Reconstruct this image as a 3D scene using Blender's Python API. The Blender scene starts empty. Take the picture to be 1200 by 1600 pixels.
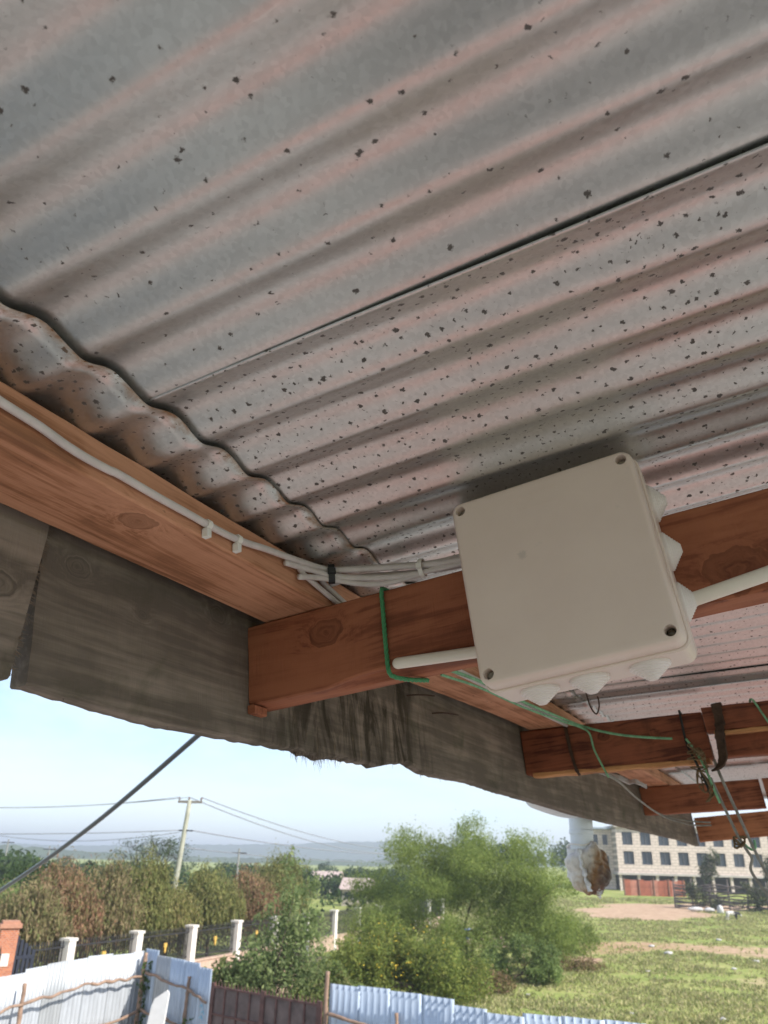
import bpy, bmesh, math, random
import numpy as np
from mathutils import Vector, Matrix, noise as mnoise
from mathutils.geometry import delaunay_2d_cdt

random.seed(7)
rng = np.random.default_rng(7)
scene = bpy.context.scene
COL = scene.collection
D2R = math.radians

# ------------------------------------------------------------------ camera
CAM_Z = 4.8
CR = Vector((0.9997, -0.0106, 0.0238))
CU = Vector((-0.0260, -0.4057, 0.9136))
CF = Vector((0.0, 0.9139, 0.4058))
cam_d = bpy.data.cameras.new('camera')
cam = bpy.data.objects.new('camera', cam_d)
COL.objects.link(cam)
cm = Matrix((CR, CU, -CF)).transposed().to_4x4()
cm.translation = Vector((0, 0, CAM_Z))
cam.matrix_world = cm
cam_d.sensor_fit = 'VERTICAL'
cam_d.sensor_height = 36.0
cam_d.sensor_width = 27.0
cam_d.lens = 36.0 * 1236.6 / 1600.0
cam_d.clip_start = 0.02
cam_d.clip_end = 12000
cam_d.dof.use_dof = True
cam_d.dof.focus_distance = 0.85
cam_d.dof.aperture_fstop = 13.0
scene.camera = cam

# ------------------------------------------------------------------ sky, sun, exposure
SUN_AZ, SUN_EL = 118.0, 40.0          # clockwise from +Y, degrees
world = bpy.data.worlds.new('World')
scene.world = world
world.use_nodes = True
wt = world.node_tree
wt.nodes.clear()
wo = wt.nodes.new('ShaderNodeOutputWorld')
wb = wt.nodes.new('ShaderNodeBackground')
wb.inputs['Strength'].default_value = 0.113
sky = wt.nodes.new('ShaderNodeTexSky')
sky.sky_type = 'NISHITA'
sky.sun_disc = False
sky.sun_elevation = D2R(SUN_EL)
sky.sun_rotation = D2R(SUN_AZ)
sky.altitude = 1800
sky.air_density = 1.0
sky.dust_density = 2.0
sky.ozone_density = 1.0
wtc = wt.nodes.new('ShaderNodeTexCoord')
wmap = wt.nodes.new('ShaderNodeMapping')
wmap.inputs['Scale'].default_value = (1.0, 1.0, 3.2)
wn = wt.nodes.new('ShaderNodeTexNoise')
wn.inputs['Scale'].default_value = 3.4
wn.inputs['Detail'].default_value = 7
wn.inputs['Roughness'].default_value = 0.55
wr = wt.nodes.new('ShaderNodeValToRGB')
wr.color_ramp.elements[0].position = 0.38
wr.color_ramp.elements[0].color = (0, 0, 0, 1)
wr.color_ramp.elements[1].position = 0.72
wr.color_ramp.elements[1].color = (0.75, 0.75, 0.75, 1)
wmx = wt.nodes.new('ShaderNodeMixRGB')
wmx.inputs['Color2'].default_value = (5.6, 5.5, 5.6, 1)
wt.links.new(wtc.outputs['Generated'], wmap.inputs['Vector'])
wt.links.new(wmap.outputs['Vector'], wn.inputs['Vector'])
wt.links.new(wn.outputs['Fac'], wr.inputs['Fac'])
wt.links.new(wr.outputs['Color'], wmx.inputs['Fac'])
wt.links.new(sky.outputs['Color'], wmx.inputs['Color1'])
wt.links.new(wmx.outputs['Color'], wb.inputs['Color'])
wt.links.new(wb.outputs['Background'], wo.inputs['Surface'])

sun_d = bpy.data.lights.new('sun', 'SUN')
sun_d.energy = 3.6
sun_d.angle = D2R(0.6)
sun_d.color = (1.0, 0.94, 0.86)
sun = bpy.data.objects.new('sun', sun_d)
COL.objects.link(sun)
_s = Vector((math.sin(D2R(SUN_AZ)) * math.cos(D2R(SUN_EL)), math.cos(D2R(SUN_AZ)) * math.cos(D2R(SUN_EL)), math.sin(D2R(SUN_EL))))
sun.rotation_euler = _s.to_track_quat('Z', 'Y').to_euler()
sun.location = (10, -10, 40)

scene.view_settings.view_transform = 'Standard'
scene.view_settings.look = 'None'
scene.view_settings.gamma = 1.0
scene.view_settings.exposure = 1.12
scene.view_settings.use_curve_mapping = False
scene.render.engine = 'CYCLES'
scene.cycles.max_bounces = 8
scene.cycles.diffuse_bounces = 4
scene.cycles.glossy_bounces = 4
scene.cycles.transmission_bounces = 6
scene.cycles.transparent_max_bounces = 12
scene.cycles.volume_bounces = 0
scene.cycles.use_denoising = True
scene.cycles.sample_clamp_indirect = 6.0

# ------------------------------------------------------------------ roof frame (e along eave, d down the slope, n up)
RE = Vector((0.4609, 0.8875, 0.0)).normalized()
RN = Vector((-0.1095, 0.0569, 0.9924)).normalized()
RD = RN.cross(RE).normalized()
if RD.dot(Vector((-0.8807, 0.4573, -0.1234))) < 0:
    RD = -RD
ROOF = Matrix((RE, RD, RN)).transposed().to_4x4()
ROOF.translation = Vector((0, 0, CAM_Z))


def roofmat(b):
    return ROOF @ Matrix.Translation(Vector(b))


# ------------------------------------------------------------------ mesh helpers
class MB:
    def __init__(self):
        self.v = []
        self.f = []
        self.n = 0

    def add(self, verts, faces):
        verts = np.asarray(verts, float).reshape(-1, 3)
        o = self.n
        self.v.append(verts)
        self.n += len(verts)
        for f in faces:
            self.f.append(tuple(int(i) + o for i in f))
        return self

    def box(self, lo, hi, rot=None, c=None):
        x0, y0, z0 = lo
        x1, y1, z1 = hi
        v = np.array([(x0, y0, z0), (x1, y0, z0), (x1, y1, z0), (x0, y1, z0), (x0, y0, z1), (x1, y0, z1), (x1, y1, z1), (x0, y1, z1)], float)
        if rot is not None:
            m = np.array(rot)
            cc = np.array(c if c is not None else v.mean(0))
            v = (v - cc) @ m.T + cc
        return self.add(v, [(0, 3, 2, 1), (4, 5, 6, 7), (0, 1, 5, 4), (1, 2, 6, 5), (2, 3, 7, 6), (3, 0, 4, 7)])

    def tube(self, path, r, seg=8, cap=True, twist=0.0):
        p = np.asarray(path, float)
        n = len(p)
        rr = np.full(n, r, float) if np.isscalar(r) else np.asarray(r, float)
        t = np.gradient(p, axis=0)
        t /= np.linalg.norm(t, axis=1)[:, None] + 1e-12
        a = np.array([0, 0, 1.0])
        if abs(t[0] @ a) > 0.9:
            a = np.array([1.0, 0, 0])
        u = np.cross(t[0], a)
        u /= np.linalg.norm(u)
        vs = []
        for i in range(n):
            u = u - t[i] * (u @ t[i])
            u /= np.linalg.norm(u) + 1e-12
            w = np.cross(t[i], u)
            for k in range(seg):
                an = 2 * math.pi * k / seg + twist * i
                vs.append(p[i] + rr[i] * (math.cos(an) * u + math.sin(an) * w))
        fs = []
        for i in range(n - 1):
            for k in range(seg):
                k2 = (k + 1) % seg
                fs.append((i * seg + k, i * seg + k2, (i + 1) * seg + k2, (i + 1) * seg + k))
        if cap:
            fs.append(tuple(range(seg))[::-1])
            fs.append(tuple((n - 1) * seg + k for k in range(seg)))
        return self.add(vs, fs)

    def lathe(self, prof, origin, axis, seg=20, cap=True):
        """prof: list of (r, h) along axis from origin"""
        ax = np.array(axis, float)
        ax /= np.linalg.norm(ax)
        a = np.array([0, 0, 1.0]) if abs(ax[2]) < 0.9 else np.array([1.0, 0, 0])
        u = np.cross(ax, a)
        u /= np.linalg.norm(u)
        w = np.cross(ax, u)
        o = np.array(origin, float)
        vs = []
        for r, h in prof:
            for k in range(seg):
                an = 2 * math.pi * k / seg
                vs.append(o + ax * h + r * (math.cos(an) * u + math.sin(an) * w))
        fs = []
        for i in range(len(prof) - 1):
            for k in range(seg):
                k2 = (k + 1) % seg
                fs.append((i * seg + k, i * seg + k2, (i + 1) * seg + k2, (i + 1) * seg + k))
        if cap:
            fs.append(tuple(range(seg))[::-1])
            fs.append(tuple((len(prof) - 1) * seg + k for k in range(seg)))
        return self.add(vs, fs)

    def prism(self, poly, z0, z1):
        n = len(poly)
        v = [(x, y, z0) for x, y in poly] + [(x, y, z1) for x, y in poly]
        f = [tuple(range(n))[::-1], tuple(range(n, 2 * n))]
        for i in range(n):
            j = (i + 1) % n
            f.append((i, j, n + j, n + i))
        return self.add(v, f)

    def mesh(self, name):
        me = bpy.data.meshes.new(name)
        v = np.concatenate(self.v) if self.v else np.zeros((0, 3))
        me.from_pydata(v.tolist(), [], self.f)
        me.update()
        return me


def quads_mesh(name, V):
    """V: (N,4,3) array of loose quads"""
    N = len(V)
    me = bpy.data.meshes.new(name)
    me.vertices.add(N * 4)
    me.vertices.foreach_set('co', V.reshape(-1).astype(np.float32))
    me.loops.add(N * 4)
    me.loops.foreach_set('vertex_index', np.arange(N * 4, dtype=np.int32))
    me.polygons.add(N)
    me.polygons.foreach_set('loop_start', np.arange(0, N * 4, 4, dtype=np.int32))
    me.polygons.foreach_set('loop_total', np.full(N, 4, np.int32))
    me.update(calc_edges=True)
    return me


def grid_mesh(name, P, close=False):
    """P (a,b,3) grid to mesh"""
    a, b, _ = P.shape
    me = bpy.data.meshes.new(name)
    idx = np.arange(a * b).reshape(a, b)
    q = np.stack([idx[:-1, :-1], idx[1:, :-1], idx[1:, 1:], idx[:-1, 1:]], -1).reshape(-1, 4)
    N = len(q)
    me.vertices.add(a * b)
    me.vertices.foreach_set('co', P.reshape(-1).astype(np.float32))
    me.loops.add(N * 4)
    me.loops.foreach_set('vertex_index', q.reshape(-1).astype(np.int32))
    me.polygons.add(N)
    me.polygons.foreach_set('loop_start', np.arange(0, N * 4, 4, dtype=np.int32))
    me.polygons.foreach_set('loop_total', np.full(N, 4, np.int32))
    me.update(calc_edges=True)
    return me


def smooth(me, on=True):
    me.polygons.foreach_set('use_smooth', np.full(len(me.polygons), on, bool))
    me.update()


def link(name, me, mat=None, parent=None, mw=None, sm=False, bevel=0.0, seg=2):
    o = bpy.data.objects.new(name, me)
    COL.objects.link(o)
    if mat is not None and me is not None and len(me.materials) == 0:
        me.materials.append(mat)
    if sm and me is not None:
        smooth(me)
    if parent is not None:
        o.parent = parent
    if mw is not None:
        o.matrix_world = mw
    if bevel > 0:
        b = o.modifiers.new('bevel', 'BEVEL')
        b.width = bevel
        b.segments = seg
        b.limit_method = 'ANGLE'
        b.angle_limit = D2R(40)
    return o


def tag(o, label=None, cat=None, group=None, kind=None):
    if label:
        o['label'] = label
    if cat:
        o['category'] = cat
    if group:
        o['group'] = group
    if kind:
        o['kind'] = kind
    return o


def empty(name, mw, label, cat, group=None):
    o = bpy.data.objects.new(name, None)
    COL.objects.link(o)
    o.empty_display_size = 0.1
    o.matrix_world = mw
    return tag(o, label, cat, group)


def T3(x, y, z, rz=0.0):
    return Matrix.Translation((x, y, z)) @ Matrix.Rotation(rz, 4, 'Z')


# smooth interpolation of a polyline (Catmull-Rom)
def spline(pts, n=8):
    p = np.asarray(pts, float)
    q = np.vstack([2 * p[0] - p[1], p, 2 * p[-1] - p[-2]])
    out = []
    for i in range(1, len(q) - 2):
        for t in np.linspace(0, 1, n, endpoint=False):
            a, b, c, d = q[i - 1], q[i], q[i + 1], q[i + 2]
            out.append(0.5 * (2 * b + (c - a) * t + (2 * a - 5 * b + 4 * c - d) * t * t + (3 * b - a - 3 * c + d) * t ** 3))
    out.append(p[-1])
    return np.array(out)


# ------------------------------------------------------------------ material helpers
def new_mat(name):
    m = bpy.data.materials.new(name)
    m.use_nodes = True
    t = m.node_tree
    b = t.nodes['Principled BSDF']
    return m, t, b


def N(t, kind, **kw):
    n = t.nodes.new(kind)
    for k, v in kw.items():
        if k.startswith('_'):
            setattr(n, k[1:], v)
        else:
            n.inputs[k].default_value = v
    return n


def math_n(t, op, a, b=None, clamp=False):
    n = t.nodes.new('ShaderNodeMath')
    n.operation = op
    n.use_clamp = clamp
    for i, x in enumerate((a, b)):
        if x is None:
            continue
        if isinstance(x, (int, float)):
            n.inputs[i].default_value = x
        else:
            t.links.new(x, n.inputs[i])
    return n.outputs[0]


def ramp(t, fac, stops, interp='LINEAR'):
    r = t.nodes.new('ShaderNodeValToRGB')
    r.color_ramp.interpolation = interp
    el = r.color_ramp.elements
    while len(el) < len(stops):
        el.new(0.5)
    for e_, (p, c) in zip(el, stops):
        e_.position = p
        e_.color = (*c, 1) if not isinstance(c, (int, float)) else (c, c, c, 1)
    t.links.new(fac, r.inputs['Fac'])
    return r.outputs['Color']


def mix(t, fac, a, b, mode='MIX'):
    n = t.nodes.new('ShaderNodeMixRGB')
    n.blend_type = mode
    for i, x in ((0, fac), (1, a), (2, b)):
        if isinstance(x, (int, float)):
            n.inputs[i].default_value = x if i == 0 else (x, x, x, 1)
        elif isinstance(x, tuple):
            n.inputs[i].default_value = (*x, 1)
        else:
            t.links.new(x, n.inputs[i])
    return n.outputs[0]


def coords(t, scale=(1, 1, 1), out='Object', loc=(0, 0, 0)):
    c = t.nodes.new('ShaderNodeTexCoord')
    m = t.nodes.new('ShaderNodeMapping')
    m.inputs['Scale'].default_value = scale
    m.inputs['Location'].default_value = loc
    t.links.new(c.outputs[out], m.inputs['Vector'])
    return m.outputs['Vector']


def noise_n(t, vec, scale=5, detail=4, rough=0.5, dist=0.0, out='Fac'):
    n = t.nodes.new('ShaderNodeTexNoise')
    n.inputs['Scale'].default_value = scale
    n.inputs['Detail'].default_value = detail
    n.inputs['Roughness'].default_value = rough
    n.inputs['Distortion'].default_value = dist
    if vec is not None:
        t.links.new(vec, n.inputs['Vector'])
    return n.outputs[out]


def bump(t, b, height, strength=0.3, dist=0.01):
    n = t.nodes.new('ShaderNodeBump')
    n.inputs['Strength'].default_value = strength
    n.inputs['Distance'].default_value = dist
    t.links.new(height, n.inputs['Height'])
    t.links.new(n.outputs[0], b.inputs['Normal'])


def plain(name, col, rough=0.6, metal=0.0, var=0.12, scale=8.0, bmp=0.0, spec=0.5):
    m, t, b = new_mat(name)
    v = coords(t)
    f = noise_n(t, v, scale, 5, 0.6)
    lo = tuple(max(0, c * (1 - var * 1.6)) for c in col)
    hi = tuple(min(1, c * (1 + var * 1.6)) for c in col)
    c = ramp(t, f, [(0.25, lo), (0.75, hi)])
    t.links.new(c, b.inputs['Base Color'])
    b.inputs['Roughness'].default_value = rough
    b.inputs['Metallic'].default_value = metal
    b.inputs['Specular IOR Level'].default_value = spec
    if bmp > 0:
        bump(t, b, noise_n(t, v, scale * 6, 4, 0.6), bmp, 0.005)
    return m


def wood(name, axis, light, dark, knots=(), rings=70.0, mould=None, rough=0.75, streak=0.6, seed=0.0, saw=0.25, chips=None, rot=None):
    """axis: 0/1/2 = length axis of the board in its object space; knots: (x,y,z,radius)"""
    m, t, b = new_mat(name)
    tc = t.nodes.new('ShaderNodeTexCoord')
    obj = tc.outputs['Object']
    # warp of the grain near the knots
    warp = None
    kmask = None
    for (kx, ky, kz, kr) in knots:
        s = t.nodes.new('ShaderNodeVectorMath')
        s.operation = 'SUBTRACT'
        t.links.new(obj, s.inputs[0])
        s.inputs[1].default_value = (kx, ky, kz)
        nz = noise_n(t, obj, 60, 2, 0.5, out='Color')
        s2 = t.nodes.new('ShaderNodeVectorMath')
        s2.operation = 'MULTIPLY_ADD'
        t.links.new(nz, s2.inputs[0])
        s2.inputs[1].default_value = (kr * 0.7,) * 3
        t.links.new(s.outputs[0], s2.inputs[2])
        s3 = t.nodes.new('ShaderNodeVectorMath')
        s3.operation = 'SUBTRACT'
        t.links.new(s2.outputs[0], s3.inputs[0])
        s3.inputs[1].default_value = (kr * 0.35,) * 3
        sc = [1.0 / kr] * 3
        sc[axis] *= 0.72
        mu = t.nodes.new('ShaderNodeVectorMath')
        mu.operation = 'MULTIPLY'
        t.links.new(s3.outputs[0], mu.inputs[0])
        mu.inputs[1].default_value = sc
        ln = t.nodes.new('ShaderNodeVectorMath')
        ln.operation = 'LENGTH'
        t.links.new(mu.outputs[0], ln.inputs[0])
        dist = ln.outputs['Value']
        w = math_n(t, 'DIVIDE', 1.0, math_n(t, 'ADD', 0.45, math_n(t, 'MULTIPLY', dist, dist)))
        warp = w if warp is None else math_n(t, 'ADD', warp, w)
        ringp = math_n(t, 'SINE', math_n(t, 'MULTIPLY', dist, 17.0))
        body = ramp(t, dist, [(0.0, 1.0), (0.25, 0.75), (0.8, 0.65), (0.95, 0.95), (1.0, 0.0)])
        rk = math_n(t, 'MULTIPLY', body, math_n(t, 'ADD', 0.74, math_n(t, 'MULTIPLY', ringp, 0.10)))
        kmask = rk if kmask is None else math_n(t, 'MAXIMUM', kmask, rk)
    scl = [1.0, 1.0, 1.0]
    scl[axis] = 0.045
    mp = t.nodes.new('ShaderNodeMapping')
    mp.inputs['Scale'].default_value = scl
    mp.inputs['Location'].default_value = (seed, seed * 0.7, seed * 1.3)
    t.links.new(obj, mp.inputs['Vector'])
    vec = mp.outputs['Vector']
    if warp is not None:
        va = t.nodes.new('ShaderNodeVectorMath')
        va.operation = 'ADD'
        cb = t.nodes.new('ShaderNodeCombineXYZ')
        wv = math_n(t, 'MULTIPLY', warp, 0.022)
        for k in range(3):
            t.links.new(wv, cb.inputs[k])
        t.links.new(vec, va.inputs[0])
        t.links.new(cb.outputs[0], va.inputs[1])
        vec = va.outputs[0]
    g1 = noise_n(t, vec, rings, 6, 0.62, 0.6)
    g2 = noise_n(t, vec, rings * 4.5, 3, 0.6)
    blot = noise_n(t, coords(t, loc=(seed, 0, 0)), 9, 4, 0.6)
    fac = math_n(t, 'ADD', math_n(t, 'MULTIPLY', g1, streak), math_n(t, 'MULTIPLY', g2, 0.25))
    fac = math_n(t, 'ADD', fac, math_n(t, 'MULTIPLY', blot, 0.35))
    midc = tuple((a * 0.62 + c * 0.38) for a, c in zip(light, dark))
    col = ramp(t, fac, [(0.46, tuple(c_ * 0.7 for c_ in dark)), (0.53, dark), (0.585, midc), (0.67, light)])
    if kmask is not None:
        col = mix(t, math_n(t, 'MULTIPLY', kmask, 0.85), col, tuple(c * 0.5 for c in dark))
    if chips is not None:
        cv = coords(t, scale=chips[0], loc=(seed, 1, 2))
        cn = noise_n(t, cv, chips[1], 4, 0.7, 0.4)
        col = mix(t, ramp(t, cn, [(chips[2], 0.0), (chips[2] + 0.05, 0.8)]), col, tuple(c * 0.3 for c in dark))
    if mould is not None:
        mn = noise_n(t, coords(t, loc=(seed * 2, 3, 1)), mould[1], 6, 0.65, 0.5)
        col = mix(t, ramp(t, mn, [(mould[2], 0.0), (mould[2] + 0.18, mould[3])]), col, mould[0])
    if rot is not None:
        # rotten, stained stretch with streaks running down the board
        sr = t.nodes.new('ShaderNodeSeparateXYZ')
        t.links.new(obj, sr.inputs[0])
        q_ = math_n(t, 'DIVIDE', math_n(t, 'ABSOLUTE', math_n(t, 'SUBTRACT', sr.outputs[0], rot[0])), rot[1])
        vs_ = noise_n(t, coords(t, scale=(1, 1, 0.30)), 17, 6, 0.7, 1.4)
        rm = math_n(t, 'MULTIPLY', ramp(t, vs_, [(0.44, 0.0), (0.60, 0.9)]), ramp(t, q_, [(0.45, 1.0), (1.0, 0.0)]))
        col = mix(t, rm, col, (0.035, 0.027, 0.018))
        pm = math_n(t, 'MULTIPLY', ramp(t, noise_n(t, coords(t, scale=(1, 1, 0.3), loc=(5, 0, 0)), 70, 4, 0.7), [(0.60, 0.0), (0.70, 0.6)]), ramp(t, q_, [(0.3, 1.0), (0.8, 0.0)]))
        col = mix(t, pm, col, (0.22, 0.16, 0.09))
    t.links.new(col, b.inputs['Base Color'])
    b.inputs['Roughness'].default_value = rough
    b.inputs['Specular IOR Level'].default_value = 0.25
    # saw marks across the board + grain relief
    ss = [1.0, 1.0, 1.0]
    for k in range(3):
        ss[k] = 1.0 if k == axis else 0.05
    sw = noise_n(t, coords(t, scale=ss), 420, 2, 0.5)
    hgt = math_n(t, 'ADD', math_n(t, 'MULTIPLY', g1, 1.0), math_n(t, 'MULTIPLY', sw, saw))
    hgt = math_n(t, 'ADD', hgt, math_n(t, 'MULTIPLY', g2, 0.4))
    bump(t, b, hgt, 0.5, 0.0022)
    return m


def galv(name, cell=34.0, thr=0.24, keep=0.45, rust=0.0, seed=0.0):
    m, t, b = new_mat(name)
    obj = coords(t, loc=(seed, seed * 0.6, 0))
    # spangle
    vo = t.nodes.new('ShaderNodeTexVoronoi')
    vo.inputs['Scale'].default_value = 260
    t.links.new(obj, vo.inputs['Vector'])
    sp = t.nodes.new('ShaderNodeSeparateColor')
    t.links.new(vo.outputs['Color'], sp.inputs[0])
    big = noise_n(t, obj, 5, 4, 0.6)
    st = noise_n(t, coords(t, scale=(1.0, 0.06, 1.0), loc=(seed, 0, 0)), 60, 4, 0.6)
    f = math_n(t, 'ADD', math_n(t, 'MULTIPLY', sp.outputs[0], 0.22), math_n(t, 'MULTIPLY', big, 0.45))
    f = math_n(t, 'ADD', f, math_n(t, 'MULTIPLY', st, 0.35))
    col = ramp(t, f, [(0.25, (0.50, 0.50, 0.49)), (0.75, (0.66, 0.66, 0.65))])
    # whitish oxide crust flecks in streaks along the sheet
    wx = noise_n(t, coords(t, scale=(1.0, 0.16, 1.0), loc=(seed, 4, 0)), 150, 3, 0.7)
    wmask = math_n(t, 'MULTIPLY', ramp(t, wx, [(0.66, 0.0), (0.74, 0.5)]), ramp(t, noise_n(t, coords(t, scale=(1, 0.1, 1)), 22, 2, 0.5), [(0.5, 0.0), (0.62, 1.0)]))
    # dark corrosion specks, irregular, two sizes
    dn = t.nodes.new('ShaderNodeVectorMath')
    dn.operation = 'MULTIPLY_ADD'
    t.links.new(noise_n(t, obj, 260, 3, 0.65, out='Color'), dn.inputs[0])
    dn.inputs[1].default_value = (0.008, 0.008, 0.008)
    t.links.new(obj, dn.inputs[2])
    masks = []
    for sc, th, kp in ((cell, thr, keep), (cell * 2.0, thr * 0.8, keep + 0.28)):
        v2 = t.nodes.new('ShaderNodeTexVoronoi')
        v2.voronoi_dimensions = '2D'
        v2.inputs['Scale'].default_value = sc
        t.links.new(dn.outputs[0], v2.inputs['Vector'])
        s2 = t.nodes.new('ShaderNodeSeparateColor')
        t.links.new(v2.outputs['Color'], s2.inputs[0])
        rad = math_n(t, 'MULTIPLY', math_n(t, 'GREATER_THAN', s2.outputs[1], kp), math_n(t, 'MULTIPLY', math_n(t, 'ADD', 0.45, math_n(t, 'MULTIPLY', math_n(t, 'POWER', s2.outputs[0], 2.0), 0.55)), th))
        dlt = math_n(t, 'SUBTRACT', rad, v2.outputs['Distance'])
        masks.append(ramp(t, math_n(t, 'MULTIPLY', dlt, 12.0, clamp=True), [(0.0, 0.0), (0.45, 0.95)]))
    speck = math_n(t, 'MAXIMUM', masks[0], math_n(t, 'MULTIPLY', masks[1], ramp(t, noise_n(t, obj, 9, 3, 0.6), [(0.42, 0.1), (0.6, 1.0)])))
    spcol = mix(t, noise_n(t, obj, 90, 2, 0.5), (0.035, 0.030, 0.028), (0.13, 0.105, 0.095))
    col = mix(t, wmask, col, (0.72, 0.72, 0.70))
    col = mix(t, speck, col, spcol)
    metal = math_n(t, 'SUBTRACT', 0.93, math_n(t, 'MULTIPLY', speck, 0.8))
    metal = math_n(t, 'SUBTRACT', metal, math_n(t, 'MULTIPLY', wmask, 0.6))
    if rust > 0:
        sep = t.nodes.new('ShaderNodeSeparateXYZ')
        tc = t.nodes.new('ShaderNodeTexCoord')
        t.links.new(tc.outputs['Object'], sep.inputs[0])
        rn = noise_n(t, coords(t, loc=(seed, 5, 1)), 30, 5, 0.7, 0.6)
        # object y = 0 at the cut upper edge of the sheet, rust creeps from there
        pr = ramp(t, math_n(t, 'ADD', math_n(t, 'MULTIPLY', sep.outputs[1], 14.0), math_n(t, 'MULTIPLY', rn, 0.9)), [(0.36, 1.0), (0.58, 0.0)])
        rs = math_n(t, 'MULTIPLY', pr, rust)
        col = mix(t, rs, col, mix(t, rn, (0.16, 0.06, 0.02), (0.45, 0.20, 0.07)))
        metal = math_n(t, 'SUBTRACT', metal, math_n(t, 'MULTIPLY', rs, 0.8), clamp=True)
    t.links.new(col, b.inputs['Base Color'])
    t.links.new(metal, b.inputs['Metallic'])
    rg = math_n(t, 'ADD', 0.32, math_n(t, 'MULTIPLY', sp.outputs[2], 0.08))
    rg = math_n(t, 'ADD', rg, math_n(t, 'MULTIPLY', speck, 0.3))
    t.links.new(rg, b.inputs['Roughness'])
    hg = math_n(t, 'ADD', math_n(t, 'MULTIPLY', sp.outputs[0], 0.5), math_n(t, 'MULTIPLY', noise_n(t, obj, 240, 4, 0.6), 0.9))
    hg = math_n(t, 'SUBTRACT', hg, math_n(t, 'MULTIPLY', speck, 0.5))
    bump(t, b, hg, 0.09, 0.0010)
    return m


def leafmat(name, cols, trans=0.35, rough=0.6):
    m = bpy.data.materials.new(name)
    m.use_nodes = True
    t = m.node_tree
    t.nodes.clear()
    o = t.nodes.new('ShaderNodeOutputMaterial')
    g = t.nodes.new('ShaderNodeNewGeometry')
    k = len(cols)
    c = ramp(t, g.outputs['Random Per Island'], [((i + 0.5) / k, cc) for i, cc in enumerate(cols)])
    nz = noise_n(t, coords(t), 0.9, 3, 0.5)
    c = mix(t, 1.0, c, ramp(t, nz, [(0.3, 0.78), (0.7, 1.25)]), 'MULTIPLY')
    d = t.nodes.new('ShaderNodeBsdfDiffuse')
    tr = t.nodes.new('ShaderNodeBsdfTranslucent')
    ms = t.nodes.new('ShaderNodeMixShader')
    ms.inputs[0].default_value = trans
    t.links.new(c, d.inputs['Color'])
    t.links.new(c, tr.inputs['Color'])
    t.links.new(d.outputs[0], ms.inputs[1])
    t.links.new(tr.outputs[0], ms.inputs[2])
    t.links.new(ms.outputs[0], o.inputs['Surface'])
    return m


# =================================================================== THE SETTING
def sstep(a, b, x):
    t_ = np.clip((x - a) / (b - a), 0, 1)
    return t_ * t_ * (3 - 2 * t_)


def ground_z(x, y):
    x = np.asarray(x, float)
    y = np.asarray(y, float)
    return 0.02 * np.clip(y - 40, 0, 150) * sstep(3, 22, x) + 0.005 * np.clip(y - 110, 0, 500)


def gz(x, y):
    return float(ground_z(x, y))


# bare-earth patches (centre x, y, radius x, radius y, rotation deg, strength)
DIRT = [
    (-2, 4, 40, 26, 0, 1.0),       # yard inside the fence
    (27, 88, 8.0, 7.0, 25, 1.0), (33, 97, 9, 6, 10, 1.0), (24, 82, 5, 4, 0, .9), (41, 101, 8, 4, 0, 1),   # road
    (25, 55, 8.0, 3.6, -30, .68), (19, 58, 6.0, 2.8, -20, .62), (31, 49, 9, 7, -20, .72), (14, 57, 4, 4, 0, .6),
    (21, 41, 5, 5, -20, 0.48), (11.5, 29.5, 5.5, 1.6, -8, 1.0), (7, 31, 3, 1.0, 0, .7),
    (-5, 40, 3.2, 12, -20, 0.95), (10.5, 51, 3, 2.5, 0, .8),
]


def dirt(x, y):
    x = np.asarray(x, float)
    y = np.asarray(y, float)
    r = np.zeros(np.broadcast(x, y).shape)
    for cx, cy, rx, ry, a, s in DIRT:
        a = D2R(a)
        u = ((x - cx) * math.cos(a) + (y - cy) * math.sin(a)) / rx
        v = (-(x - cx) * math.sin(a) + (y - cy) * math.cos(a)) / ry
        q = np.sqrt(u * u + v * v)
        r = np.maximum(r, s * (1 - sstep(0.7, 1.15, q)))
    return r


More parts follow.
